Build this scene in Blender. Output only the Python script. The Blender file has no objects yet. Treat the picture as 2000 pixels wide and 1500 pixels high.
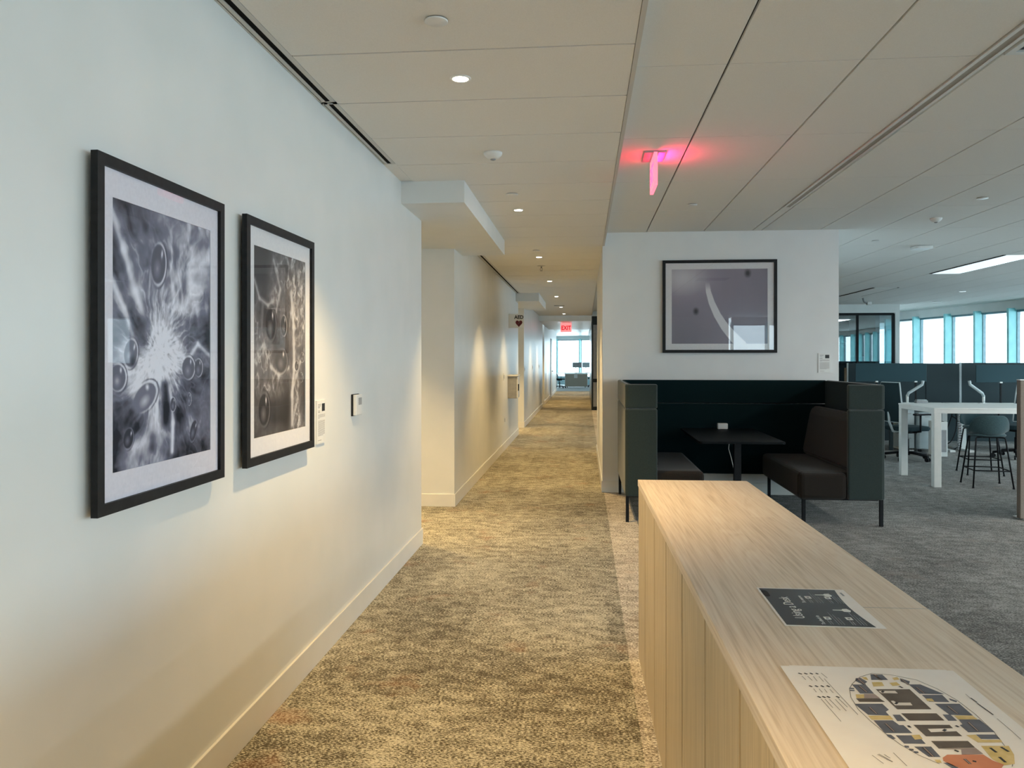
import bpy, bmesh, math, random
import numpy as np
from mathutils import Vector, Matrix

random.seed(7)
SC = bpy.context.scene
COL = SC.collection
PI = math.pi

# ------------------------------------------------------------------ camera model
F_PX, CAM_H, VPX, VPY = 1540.0, 1.449, 1141.0, 702.5
YAW = math.atan((VPX - 1000) / F_PX)

def ray(x, y):
    u = (x - 1000) / F_PX; v = (VPY - y) / F_PX
    s, c = math.sin(YAW), math.cos(YAW)
    return (u * c - s, u * s + c, v)
def PZ(x, y, z=0.0):
    r = ray(x, y); t = (z - CAM_H) / r[2]; return (r[0] * t, r[1] * t, z)
def PX(x, y, X):
    r = ray(x, y); t = X / r[0]; return (X, r[1] * t, CAM_H + r[2] * t)
def PY(x, y, Y):
    r = ray(x, y); t = Y / r[1]; return (r[0] * t, Y, CAM_H + r[2] * t)

cam_d = bpy.data.cameras.new('camera'); cam = bpy.data.objects.new('camera', cam_d); COL.objects.link(cam)
cam.location = (0, 0, CAM_H); cam.rotation_euler = (PI / 2, 0, YAW)
cam_d.sensor_width = 36; cam_d.lens = F_PX / 2000 * 36; cam_d.shift_y = -(750 - VPY) / 2000
cam_d.clip_end = 300; cam_d.clip_start = 0.02
SC.camera = cam
SC.view_settings.view_transform = 'Standard'; SC.view_settings.look = 'None'
SC.view_settings.gamma = 1; SC.view_settings.exposure = 0.64; SC.view_settings.use_curve_mapping = False
SC.cycles.use_denoising = True
SC.cycles.max_bounces = 10; SC.cycles.diffuse_bounces = 5; SC.cycles.transparent_max_bounces = 16
SC.cycles.sample_clamp_indirect = 6.0
SC.cycles.caustics_reflective = False; SC.cycles.caustics_refractive = False

# ------------------------------------------------------------------ materials
def mat(name, col=(.8, .8, .8), rough=.6, metal=0, emis=None, estr=0, spec=.5, sheen=0, coat=0):
    m = bpy.data.materials.new(name); m.use_nodes = True
    b = m.node_tree.nodes['Principled BSDF']
    b.inputs['Base Color'].default_value = (*col, 1); b.inputs['Roughness'].default_value = rough
    b.inputs['Metallic'].default_value = metal; b.inputs['Specular IOR Level'].default_value = spec
    if emis: b.inputs['Emission Color'].default_value = (*emis, 1); b.inputs['Emission Strength'].default_value = estr
    if sheen: b.inputs['Sheen Weight'].default_value = sheen
    if coat: b.inputs['Coat Weight'].default_value = coat
    return m
def nodes(m): return m.node_tree.nodes, m.node_tree.links, m.node_tree.nodes['Principled BSDF']
def noise_tint(m, c1, c2, scale=(1, 1, 1), ns=8, detail=4, bump=0, lo=.35, hi=.65, dist=0):
    N, L, b = nodes(m)
    tc = N.new('ShaderNodeTexCoord'); mp = N.new('ShaderNodeMapping'); mp.inputs['Scale'].default_value = scale
    nz = N.new('ShaderNodeTexNoise'); nz.inputs['Scale'].default_value = ns; nz.inputs['Detail'].default_value = detail
    nz.inputs['Distortion'].default_value = dist
    cr = N.new('ShaderNodeValToRGB'); cr.color_ramp.elements[0].color = (*c1, 1); cr.color_ramp.elements[1].color = (*c2, 1)
    cr.color_ramp.elements[0].position = lo; cr.color_ramp.elements[1].position = hi
    L.new(tc.outputs['Object'], mp.inputs[0]); L.new(mp.outputs[0], nz.inputs['Vector']); L.new(nz.outputs['Fac'], cr.inputs[0])
    L.new(cr.outputs[0], b.inputs['Base Color'])
    if bump:
        bp = N.new('ShaderNodeBump'); bp.inputs['Strength'].default_value = bump; bp.inputs['Distance'].default_value = .002
        L.new(nz.outputs['Fac'], bp.inputs['Height']); L.new(bp.outputs[0], b.inputs['Normal'])
    return m

M = {}
M['wall'] = noise_tint(mat('wall_paint', rough=.32, spec=.5), (.71, .73, .72), (.75, .76, .75), ns=3, detail=2)
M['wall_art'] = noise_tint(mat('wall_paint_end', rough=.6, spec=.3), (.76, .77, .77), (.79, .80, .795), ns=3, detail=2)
M['base'] = noise_tint(mat('baseboard_paint', rough=.3), (.74, .73, .69), (.77, .76, .72), ns=5)
M['ceil'] = noise_tint(mat('ceiling_tile', rough=.9, spec=.15), (.80, .79, .755), (.84, .83, .80), ns=240, detail=3, bump=.25)
M['ceil_g'] = mat('ceiling_grid', (.6, .59, .56), .5)
M['backing'] = noise_tint(mat('plenum_board', rough=.9), (.10, .095, .09), (.13, .125, .12), ns=6)
M['black'] = noise_tint(mat('black_paint', rough=.5, spec=.25), (.008, .008, .009), (.014, .014, .015), ns=40)
M['black_m'] = noise_tint(mat('black_metal', rough=.5, spec=.18), (.006, .007, .009), (.010, .011, .013), ns=60)
M['dark'] = noise_tint(mat('dark_void', rough=.9, spec=.1), (.006, .006, .006), (.012, .012, .012), ns=10)
M['white'] = noise_tint(mat('white_plastic', rough=.35), (.74, .74, .72), (.78, .78, .76), ns=20)
M['white_m'] = noise_tint(mat('white_metal', rough=.3), (.72, .76, .75), (.77, .8, .79), ns=12)
M['matboard'] = noise_tint(mat('mat_board', rough=.8, spec=.1), (.70, .68, .76), (.74, .72, .80), ns=90)
M['matboard_w'] = noise_tint(mat('mat_board_white', rough=.8, spec=.1), (.74, .73, .76), (.78, .77, .79), ns=90)
M['paper'] = noise_tint(mat('paper', rough=.55), (.90, .85, .81), (.92, .88, .84), ns=20)
M['grey_p'] = noise_tint(mat('grey_plastic', rough=.45), (.28, .29, .3), (.33, .34, .35), ns=20)
M['chrome'] = noise_tint(mat('brushed_metal', rough=.3, metal=1), (.6, .6, .6), (.7, .7, .7), ns=30)
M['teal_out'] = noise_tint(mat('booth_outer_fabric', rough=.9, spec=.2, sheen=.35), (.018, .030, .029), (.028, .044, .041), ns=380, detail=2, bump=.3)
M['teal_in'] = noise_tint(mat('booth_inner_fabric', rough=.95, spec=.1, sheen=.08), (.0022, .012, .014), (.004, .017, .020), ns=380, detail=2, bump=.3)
M['seat_br'] = noise_tint(mat('booth_seat_fabric', rough=.95, spec=.15, sheen=.15), (.015, .012, .010), (.026, .021, .017), ns=320, detail=2, bump=.3)
M['table_blk'] = noise_tint(mat('black_laminate', rough=.55, spec=.12), (.003, .005, .006), (.005, .007, .009), ns=20)
M['screen_f'] = noise_tint(mat('partition_fabric', rough=.9, spec=.2, sheen=.1), (.030, .048, .055), (.040, .060, .068), ns=260, bump=.2)
M['screen_l'] = noise_tint(mat('desk_screen_fabric', rough=.85, spec=.25, sheen=.15), (.022, .054, .068), (.030, .068, .082), ns=260, bump=.2)
M['stool_f'] = noise_tint(mat('stool_felt', rough=.9, spec=.2, sheen=.3), (.04, .082, .096), (.06, .115, .128), ns=120, bump=.3)
M['mesh_f'] = noise_tint(mat('chair_mesh', rough=.8, spec=.2), (.012, .03, .038), (.02, .042, .05), ns=300)
M['navy'] = noise_tint(mat('navy_wall', rough=.7), (.003, .016, .03), (.005, .022, .04), ns=4)
M['tan_p'] = noise_tint(mat('divider_panel', rough=.7, spec=.25), (.20, .17, .145), (.24, .205, .175), ns=90)
M['beige_p'] = noise_tint(mat('storage_panel', rough=.6), (.42, .37, .30), (.47, .42, .34), ns=30)
M['desk'] = noise_tint(mat('desk_laminate', rough=.35), (.62, .68, .66), (.66, .72, .70), ns=10)
M['ped'] = noise_tint(mat('pedestal_metal', rough=.4), (.44, .52, .55), (.5, .58, .6), ns=10)
M['fin'] = noise_tint(mat('facade_fin_paint', rough=.4), (.30, .74, .78), (.36, .82, .86), ns=4)
M['mull'] = noise_tint(mat('mullion_metal', rough=.4, metal=.3), (.16, .26, .29), (.2, .32, .36), ns=8)
M['sill'] = noise_tint(mat('sill_metal', rough=.4), (.35, .5, .55), (.4, .56, .6), ns=8)
M['blackglass'] = noise_tint(mat('dark_wall_panel', rough=.25), (.010, .016, .018), (.02, .028, .03), scale=(8, 8, .4), ns=2)
M['door'] = noise_tint(mat('door_paint', rough=.4), (.68, .68, .66), (.72, .72, .70), ns=5)
M['ink'] = noise_tint(mat('black_ink', rough=.5), (.012, .012, .014), (.02, .02, .022), ns=60)
M['ink_g'] = noise_tint(mat('grey_ink', rough=.6), (.22, .2, .19), (.28, .26, .24), ns=60)
M['flyer'] = noise_tint(mat('flyer_navy_ink', rough=.22), (.008, .012, .018), (.02, .028, .036), ns=14, detail=2)
M['flyer_w'] = noise_tint(mat('flyer_white_ink', rough=.3), (.78, .78, .74), (.82, .82, .78), ns=60)
M['flyer_g'] = noise_tint(mat('flyer_grey_ink', rough=.3), (.2, .22, .23), (.28, .3, .31), ns=60)
M['fp_blue'] = noise_tint(mat('plan_slate_ink', rough=.6), (.105, .115, .15), (.135, .145, .185), ns=30)
M['fp_brown'] = noise_tint(mat('plan_brown_ink', rough=.6), (.095, .075, .06), (.13, .105, .085), ns=30)
M['fp_mauve'] = noise_tint(mat('plan_mauve_ink', rough=.6), (.30, .235, .22), (.36, .285, .27), ns=30)
M['fp_yel'] = noise_tint(mat('plan_yellow_ink', rough=.6), (.62, .46, .16), (.72, .56, .26), ns=60)
M['fp_or'] = noise_tint(mat('plan_orange_ink', rough=.6), (.56, .2, .10), (.64, .26, .14), ns=20)
M['fp_pale'] = noise_tint(mat('plan_pale_ink', rough=.6), (.72, .66, .6), (.78, .72, .66), ns=20)
M['red'] = noise_tint(mat('dark_red_ink', rough=.5), (.11, .006, .012), (.15, .012, .018), ns=30)
M['lens'] = mat('downlight_lens', (1, .9, .75), .4, emis=(1, .90, .72), estr=26)
M['lens_c'] = mat('office_light_lens', (.9, .97, 1), .4, emis=(.8, .93, 1), estr=.5)
M['exit_edge'] = mat('exit_panel_glow', (1, .25, .3), .3, emis=(1, .16, .24), estr=1.05)
M['exit_face'] = mat('exit_letter_glow', (1, .02, .05), .3, emis=(1, .02, .07), estr=5)
M['exit_panel'] = mat('exit_sign_panel_glow', (1, .25, .25), .3, emis=(1, .22, .22), estr=.85)
M['exit_dark'] = mat('exit_sign_letter', (.6, .01, .02), .4, emis=(.6, .0, .02), estr=.5)
M['screen_on'] = noise_tint(mat('monitor_glass', rough=.15), (.02, .03, .035), (.03, .045, .05), ns=3)

def glass_mat(name, tint=(1, 1, 1), fac=.12, rough=.0, ior=1.5):
    m = bpy.data.materials.new(name); m.use_nodes = True
    N = m.node_tree.nodes; L = m.node_tree.links; N.clear()
    o = N.new('ShaderNodeOutputMaterial'); mx = N.new('ShaderNodeMixShader')
    t = N.new('ShaderNodeBsdfTransparent'); t.inputs[0].default_value = (*tint, 1)
    g = N.new('ShaderNodeBsdfGlossy'); g.inputs['Roughness'].default_value = rough
    fr = N.new('ShaderNodeLayerWeight'); fr.inputs['Blend'].default_value = .5
    pw = N.new('ShaderNodeMath'); pw.operation = 'POWER'; pw.inputs[1].default_value = 5
    ml = N.new('ShaderNodeMath'); ml.operation = 'MULTIPLY_ADD'; ml.inputs[1].default_value = .9 ; ml.inputs[2].default_value = .08 * fac
    ml.use_clamp = True
    L.new(fr.outputs['Facing'], pw.inputs[0]); L.new(pw.outputs[0], ml.inputs[0]); L.new(ml.outputs[0], mx.inputs[0])
    L.new(t.outputs[0], mx.inputs[1]); L.new(g.outputs[0], mx.inputs[2]); L.new(mx.outputs[0], o.inputs[0])
    return m
M['glass'] = glass_mat('window_glass', (.97, .99, 1), 1.0)
M['picglass'] = glass_mat('picture_glass', (1, 1, 1), 1.1, .0)
M['museumglass'] = glass_mat('low_reflection_glass', (1, 1, 1), .18, .0)
M['roomglass'] = glass_mat('room_glass', (.55, .66, .7), 2.6, .0)

def carpet(name, dark, mid, light, rug=(.30, .12, .05), patch=.6):
    m = mat(name, rough=.97, spec=.08, sheen=.1); N, L, b = nodes(m)
    tc = N.new('ShaderNodeTexCoord')
    def nz(scale, s3, det=3, rough=.6, w=0):
        mp = N.new('ShaderNodeMapping'); mp.inputs['Scale'].default_value = s3; mp.inputs['Location'].default_value = (w, w * 2, 0)
        n = N.new('ShaderNodeTexNoise'); n.inputs['Scale'].default_value = scale; n.inputs['Detail'].default_value = det
        n.inputs['Roughness'].default_value = rough
        L.new(tc.outputs['Object'], mp.inputs[0]); L.new(mp.outputs[0], n.inputs['Vector']); return n.outputs['Fac']
    def mth(op, a, bb, clamp=False):
        k = N.new('ShaderNodeMath'); k.operation = op; k.use_clamp = clamp
        for i, v in enumerate((a, bb)):
            if isinstance(v, (int, float)): k.inputs[i].default_value = v
            else: L.new(v, k.inputs[i])
        return k.outputs[0]
    fine = nz(135, (.6, 1.3, 1), 2, .7)
    med = nz(11, (.8, 1.25, 1), 7, .78, 3)
    big = nz(1.5, (1, 1, 1), 4, .6, 9)
    brick = N.new('ShaderNodeTexBrick'); brick.offset = 0.5; brick.inputs['Scale'].default_value = 1
    brick.inputs['Brick Width'].default_value = .25; brick.inputs['Row Height'].default_value = 1.0
    brick.inputs['Mortar Size'].default_value = 0; brick.inputs['Color1'].default_value = (.36, .36, .36, 1); brick.inputs['Color2'].default_value = (.64, .64, .64, 1)
    L.new(tc.outputs['Object'], brick.inputs['Vector'])
    s = mth('ADD', mth('MULTIPLY', fine, 1.9), mth('MULTIPLY', med, 1.05))
    s = mth('ADD', s, mth('MULTIPLY', big, .40))
    s = mth('ADD', s, mth('MULTIPLY', brick.outputs['Color'], .22))
    s = mth('SUBTRACT', s, 1.29)
    cr = N.new('ShaderNodeValToRGB'); e = cr.color_ramp.elements
    e[0].position = .36; e[0].color = (*dark, 1); e[1].position = .66; e[1].color = (*light, 1)
    k = e.new(.5); k.color = (*mid, 1)
    L.new(s, cr.inputs[0])
    rg = nz(2.6, (1, 1, 1), 3, .6, 21)
    rr = N.new('ShaderNodeValToRGB'); rr.color_ramp.elements[0].position = .60; rr.color_ramp.elements[1].position = .72
    rr.color_ramp.elements[0].color = (0, 0, 0, 1); rr.color_ramp.elements[1].color = (.42, .42, .42, 1)
    L.new(rg, rr.inputs[0])
    mx = N.new('ShaderNodeMix'); mx.data_type = 'RGBA'; mx.blend_type = 'MIX'
    L.new(rr.outputs[0], mx.inputs[0]); L.new(cr.outputs[0], mx.inputs[6]); mx.inputs[7].default_value = (*rug, 1)
    L.new(mx.outputs[2], b.inputs['Base Color'])
    bp = N.new('ShaderNodeBump'); bp.inputs['Strength'].default_value = .6; bp.inputs['Distance'].default_value = .004
    L.new(fine, bp.inputs['Height']); L.new(bp.outputs[0], b.inputs['Normal'])
    return m
M['carpet'] = carpet('corridor_carpet', (.075, .063, .040), (.25, .222, .16), (.62, .58, .46))
M['carpet_o_lit'] = carpet('office_carpet_lit', (.20, .16, .115), (.50, .44, .35), (.80, .74, .63), rug=(.45, .3, .2))  # one office carpet: brighter-lit strip painted paler, dimmer rest painted darker
M['carpet_o'] = carpet('office_carpet', (.05, .052, .048), (.135, .138, .13), (.31, .315, .30), rug=(.22, .18, .15))

def wood(name, c1, c2, c3, axis='y', plank=None):
    m = mat(name, rough=.42, spec=.4); N, L, b = nodes(m)
    tc = N.new('ShaderNodeTexCoord')
    sc_g = {'y': (9, .55, 9), 'z': (9, 9, .5)}[axis]; sc_f = {'y': (150, 3.0, 150), 'z': (150, 150, 3.0)}[axis]
    mp = N.new('ShaderNodeMapping'); mp.inputs['Scale'].default_value = sc_g
    mp2 = N.new('ShaderNodeMapping'); mp2.inputs['Scale'].default_value = sc_f
    L.new(tc.outputs['Object'], mp.inputs[0]); L.new(tc.outputs['Object'], mp2.inputs[0])
    n1 = N.new('ShaderNodeTexNoise'); n1.inputs['Scale'].default_value = 1.2; n1.inputs['Detail'].default_value = 3; n1.inputs['Distortion'].default_value = 1.6
    n2 = N.new('ShaderNodeTexNoise'); n2.inputs['Scale'].default_value = 1; n2.inputs['Detail'].default_value = 3
    L.new(mp.outputs[0], n1.inputs['Vector']); L.new(mp2.outputs[0], n2.inputs['Vector'])
    sn = N.new('ShaderNodeMath'); sn.operation = 'MULTIPLY'; sn.inputs[1].default_value = 42
    s2 = N.new('ShaderNodeMath'); s2.operation = 'SINE'
    L.new(n1.outputs['Fac'], sn.inputs[0]); L.new(sn.outputs[0], s2.inputs[0])
    a = N.new('ShaderNodeMath'); a.operation = 'MULTIPLY_ADD'; a.inputs[1].default_value = .08; a.inputs[2].default_value = 0
    L.new(s2.outputs[0], a.inputs[0])
    a2 = N.new('ShaderNodeMath'); a2.operation = 'MULTIPLY_ADD'; a2.inputs[1].default_value = .95
    L.new(n2.outputs['Fac'], a2.inputs[0]); L.new(a.outputs[0], a2.inputs[2])
    last = a2.outputs[0]
    if plank:
        br = N.new('ShaderNodeTexBrick'); br.inputs['Scale'].default_value = 1; br.inputs['Mortar Size'].default_value = 0
        br.inputs['Brick Width'].default_value = plank[0]; br.inputs['Row Height'].default_value = plank[1]; br.offset = .37
        br.inputs['Color1'].default_value = (0, 0, 0, 1); br.inputs['Color2'].default_value = (1, 1, 1, 1)
        rt = N.new('ShaderNodeMapping'); rt.inputs['Rotation'].default_value = plank[2]
        L.new(tc.outputs['Object'], rt.inputs[0]); L.new(rt.outputs[0], br.inputs['Vector'])
        a3 = N.new('ShaderNodeMath'); a3.operation = 'MULTIPLY_ADD'; a3.inputs[1].default_value = .14
        L.new(br.outputs['Color'], a3.inputs[0]); L.new(last, a3.inputs[2]); last = a3.outputs[0]
    cr = N.new('ShaderNodeValToRGB'); e = cr.color_ramp.elements
    e[0].position = .25; e[0].color = (*c1, 1); e[1].position = .85; e[1].color = (*c3, 1); k = e.new(.52); k.color = (*c2, 1)
    L.new(last, cr.inputs[0]); L.new(cr.outputs[0], b.inputs['Base Color'])
    bp = N.new('ShaderNodeBump'); bp.inputs['Strength'].default_value = .12; bp.inputs['Distance'].default_value = .001
    L.new(n2.outputs['Fac'], bp.inputs['Height']); L.new(bp.outputs[0], b.inputs['Normal'])
    return m
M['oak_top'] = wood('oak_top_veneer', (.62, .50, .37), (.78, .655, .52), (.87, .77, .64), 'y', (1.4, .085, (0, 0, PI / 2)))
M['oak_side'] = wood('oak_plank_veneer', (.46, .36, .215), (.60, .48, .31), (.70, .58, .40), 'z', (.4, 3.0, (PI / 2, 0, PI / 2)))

# ------------------------------------------------------------------ mesh helpers
def B(): return bmesh.new()
def box(bm, x0, x1, y0, y1, z0, z1, bev=0, seg=2):
    vs = [bm.verts.new((x, y, z)) for x in (x0, x1) for y in (y0, y1) for z in (z0, z1)]
    fs = [(0, 1, 3, 2), (4, 6, 7, 5), (0, 4, 5, 1), (2, 3, 7, 6), (0, 2, 6, 4), (1, 5, 7, 3)]
    faces = [bm.faces.new([vs[i] for i in f]) for f in fs]
    bmesh.ops.recalc_face_normals(bm, faces=faces)
    if bev:
        es = list({e for f in faces for e in f.edges})
        bmesh.ops.bevel(bm, geom=es, offset=bev, segments=seg, profile=.5, affect='EDGES')
    return bm
def cyl(bm, p0, p1, r0, r1=None, seg=16, cap=True):
    r1 = r0 if r1 is None else r1
    p0, p1 = Vector(p0), Vector(p1); d = (p1 - p0).normalized()
    a = d.orthogonal().normalized(); b_ = d.cross(a)
    ra = [bm.verts.new(p0 + (a * math.cos(2 * PI * i / seg) + b_ * math.sin(2 * PI * i / seg)) * r0) for i in range(seg)]
    rb = [bm.verts.new(p1 + (a * math.cos(2 * PI * i / seg) + b_ * math.sin(2 * PI * i / seg)) * r1) for i in range(seg)]
    for i in range(seg):
        j = (i + 1) % seg
        f = bm.faces.new((ra[i], ra[j], rb[j], rb[i])); f.smooth = True
    if cap:
        bm.faces.new(ra[::-1]); bm.faces.new(rb)
    return bm
def tube(bm, pts, r, seg=8):
    pts = [Vector(p) for p in pts]; rings = []
    prev = None
    for i, p in enumerate(pts):
        d = (pts[min(i + 1, len(pts) - 1)] - pts[max(i - 1, 0)]).normalized()
        a = d.orthogonal().normalized() if prev is None else (prev - d * prev.dot(d)).normalized()
        prev = a; b_ = d.cross(a)
        rings.append([bm.verts.new(p + (a * math.cos(2 * PI * k / seg) + b_ * math.sin(2 * PI * k / seg)) * r) for k in range(seg)])
    for i in range(len(rings) - 1):
        for k in range(seg):
            j = (k + 1) % seg
            f = bm.faces.new((rings[i][k], rings[i][j], rings[i + 1][j], rings[i + 1][k])); f.smooth = True
    bm.faces.new(rings[0][::-1]); bm.faces.new(rings[-1])
    return bm
def lathe(bm, prof, c=(0, 0, 0), seg=24):
    rings = []
    for r, z in prof:
        rings.append([bm.verts.new((c[0] + r * math.cos(2 * PI * k / seg), c[1] + r * math.sin(2 * PI * k / seg), c[2] + z)) for k in range(seg)])
    for i in range(len(rings) - 1):
        for k in range(seg):
            j = (k + 1) % seg
            f = bm.faces.new((rings[i][k], rings[i][j], rings[i + 1][j], rings[i + 1][k])); f.smooth = True
    bm.faces.new(rings[0][::-1]); bm.faces.new(rings[-1])
    bmesh.ops.recalc_face_normals(bm, faces=bm.faces)
    return bm
def prism(bm, pts, z0, z1):
    n = len(pts)
    a = [bm.verts.new((p[0], p[1], z0)) for p in pts]; b_ = [bm.verts.new((p[0], p[1], z1)) for p in pts]
    fs = [bm.faces.new(a[::-1]), bm.faces.new(b_)]
    for i in range(n): fs.append(bm.faces.new((a[i], a[(i + 1) % n], b_[(i + 1) % n], b_[i])))
    bmesh.ops.recalc_face_normals(bm, faces=fs)
    return bm
def slab(bm, pts, n, t):
    """polygon in space given thickness t along n"""
    n = Vector(n) * t; k = len(pts)
    a = [bm.verts.new(Vector(p)) for p in pts]; b_ = [bm.verts.new(Vector(p) + n) for p in pts]
    fs = [bm.faces.new(a[::-1]), bm.faces.new(b_)]
    for i in range(k): fs.append(bm.faces.new((a[i], a[(i + 1) % k], b_[(i + 1) % k], b_[i])))
    bmesh.ops.recalc_face_normals(bm, faces=fs)
    return bm
def rrect(w, h, r, seg=5):
    out = []
    for cx, cy, a0 in ((w / 2 - r, h / 2 - r, 0), (-w / 2 + r, h / 2 - r, PI / 2), (-w / 2 + r, -h / 2 + r, PI), (w / 2 - r, -h / 2 + r, 3 * PI / 2)):
        for i in range(seg + 1):
            a = a0 + PI / 2 * i / seg; out.append((cx + r * math.cos(a), cy + r * math.sin(a)))
    return out
def obj(name, bm, m, parent=None, loc=None):
    me = bpy.data.meshes.new(name); bm.normal_update(); bm.to_mesh(me); bm.free()
    for x in (m if isinstance(m, (list, tuple)) else [m]): me.materials.append(x)
    o = bpy.data.objects.new(name, me); COL.objects.link(o)
    if parent: o.parent = parent
    if loc: o.location = loc
    return o
def thing(name, label, cat, loc=(0, 0, 0), rotz=0, group=None):
    o = bpy.data.objects.new(name, None); COL.objects.link(o); o.empty_display_size = .1
    o.location = loc; o.rotation_euler = (0, 0, rotz); o['label'] = label; o['category'] = cat
    if group: o['group'] = group
    return o
def tag(o, label, cat, group=None):
    o['label'] = label; o['category'] = cat
    if group: o['group'] = group
    return o
def struct(name, bm, m, parent=None):
    o = obj(name, bm, m, parent)
    if not parent: o['kind'] = 'structure'
    return o
def kids(o): return [c for c in bpy.data.objects if c.parent == o]
def dup(root, loc, rotz=0, label=None, group=None):
    r = root.copy(); COL.objects.link(r); r.location = loc; r.rotation_euler = (0, 0, rotz)
    if label: r['label'] = label
    if group: r['group'] = group
    for ch in kids(root):
        c = ch.copy(); COL.objects.link(c); c.parent = r
        for g in kids(ch):
            d = g.copy(); COL.objects.link(d); d.parent = c
    return r
def text(name, body, size, m, parent, loc, rot, align='LEFT', sx=1.0, bold=0):
    cu = bpy.data.curves.new(name, 'FONT'); cu.body = body; cu.size = size; cu.align_x = align
    cu.extrude = .0002; cu.offset = bold; cu.resolution_u = 3
    cu.materials.append(m); o = bpy.data.objects.new(name, cu); COL.objects.link(o)
    dg = bpy.context.evaluated_depsgraph_get(); me = bpy.data.meshes.new_from_object(o.evaluated_get(dg))
    me.name = name; bpy.data.objects.remove(o); me.materials.clear(); me.materials.append(m)
    o = bpy.data.objects.new(name, me); COL.objects.link(o)
    o.parent = parent; o.location = loc; o.rotation_euler = rot; o.scale = (sx, 1, 1)
    return o
def light(name, kind, loc, col, power, parent=None, **kw):
    l = bpy.data.lights.new(name, kind); l.color = col; l.energy = power
    for k, v in kw.items(): setattr(l, k, v)
    o = bpy.data.objects.new(name, l); COL.objects.link(o); o.location = loc
    if parent: o.parent = parent
    return o

# ------------------------------------------------------------------ setting
XL = -.88 * CAM_H          # corridor left wall plane
ZC, ZR = 2.694, 2.836      # corridor ceiling, office ceiling
XT = .202                  # corridor ceiling right edge
XE = .217                  # carpet edge
SO = 2.541                 # soffit underside

struct('floor_slab', box(B(), -7, 14, -10, 48, -.2, -.006), M['backing'])
struct('floor_corridor', box(B(), -4, XE, -10, 36.6, -.006, 0), M['carpet'])
struct('floor_office_lit', box(B(), XE, .47, -10, 22.7, -.006, 0), M['carpet_o_lit'])
bm = B(); box(bm, .47, 14, -10, 48, -.006, 0); box(bm, XE, .47, 22.7, 36.6, -.006, 0)
struct('floor_office', bm, M['carpet_o'])
struct('floor_lobby', box(B(), -7, .47, 36.6, 48, -.006, 0), noise_tint(mat('lobby_carpet_daylit', rough=.8), (.42, .45, .45), (.58, .60, .60), ns=30))  # window brightness painted into the lobby floor as a paler colour

# left walls
W = .16
struct('wall_left', box(B(), XL - W, XL, -9, 6.11, 0, 2.95), M['wall'])
struct('wall_left_alcove', box(B(), -3.4, -3.2, 5.8, 7.9, 0, 2.95), M['wall'])
struct('wall_left_alcove_near', box(B(), -3.4, XL - W, 5.8, 5.95, 0, 2.95), M['wall'])
struct('wall_left_middle', box(B(), -3.4, XL, 7.69, 15.25, 0, 2.95), M['wall'])
struct('wall_left_niche', box(B(), -3.4, -3.2, 15.25, 16.72, 0, 2.95), M['wall'])
struct('wall_left_far', box(B(), -3.4, XL, 16.72, 24.2, 0, 2.95), M['wall'])
struct('wall_left_end', box(B(), -3.4, XL, 25.3, 36.3, 0, 2.95), M['wall'])
struct('wall_left_recess', box(B(), -3.4, XL - .16, 24.2, 25.3, 0, 2.95), M['wall'])
bh, bt = .125, .011
def base_run(name, *rs):
    bm = B()
    for r in rs: box(bm, *r, 0, bh, .002, 1)
    struct(name, bm, M['base'])
base_run('baseboard_left', (XL, XL + bt, -9, 6.11 + bt), (XL - W, XL, 6.11, 6.11 + bt))
base_run('baseboard_left_middle', (XL, XL + bt, 7.69 - bt, 15.25), (-3.2, XL, 7.69 - bt, 7.69))
base_run('baseboard_left_far', (XL, XL + bt, 16.72 - bt, 24.2), (-3.2, XL, 16.72 - bt, 16.72))
base_run('baseboard_left_end', (XL, XL + bt, 25.3 - bt, 36.3))
# end wall block with the landscape picture
AX0, AX1, AY0, AY1 = .2, 2.70, 8.68, 12.4
struct('wall_center', box(B(), AX0, AX1, AY0, AY1, 0, 2.95), M['wall_art'])
base_run('baseboard_center', (AX0 - bt, AX1 + bt, AY0 - bt, AY0), (AX0 - bt, AX0, AY0, AY1))
# dark block at the end of the corridor, right side
struct('wall_right_dark', box(B(), .21, 3.2, 22.8, 31, 0, 2.70), M['blackglass'])
bm = B(); box(bm, .26, .40, 22.775, 22.8, .9, 2.45); box(bm, .26, .40, 22.775, 22.8, .1, .8)
struct('trim_1', bm, M['grey_p'])
bm = B(); box(bm, .2, 3.2, 22.74, 31.04, 2.70, 2.835)
struct('trim_2', bm, M['wall'])
struct('trim_3', box(B(), .30, .47, 12.9, 13.0, 0, 1.0), M['wall'])
# back of the place (behind the camera)
struct('wall_back', box(B(), XL - W, 4.7, -9.2, -9, 0, 2.95), M['wall'])

# ceilings
def tile_grid(bm, xs, ys, z, gx, gy, holes=()):
    for i in range(len(xs) - 1):
        for j in range(len(ys) - 1):
            x0, x1, y0, y1 = xs[i] + gx / 2, xs[i + 1] - gx / 2, ys[j] + gy / 2, ys[j + 1] - gy / 2
            if x1 - x0 < .01 or y1 - y0 < .01: continue
            cx, cy = (x0 + x1) / 2, (y0 + y1) / 2
            if any(a < cx < b_ and c < cy < d for a, b_, c, d in holes): continue
            box(bm, x0, x1, y0, y1, z, z + .018)
bm = B()
ys = [3.138 + .6075 * k for k in range(-20, 33)]
ys = [y for y in ys if -9 < y < 22.3] + [22.35]
tile_grid(bm, [-1.195, XT], ys, ZC, .004, .010)
for y0, y1 in ((-9, -4.9), (4.93, 5.40), (8.2, 9.3), (14.72, 17.3), (18.2, 22.35)):
    tile_grid(bm, [XL, -1.195], [y0, y1], ZC, 0, 0)
struct('ceiling_corridor', bm, M['ceil'])
struct('ceiling_corridor_board', box(B(), XL, XT, -9, 22.35, ZC + .03, ZC + .05), M['backing'])
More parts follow.
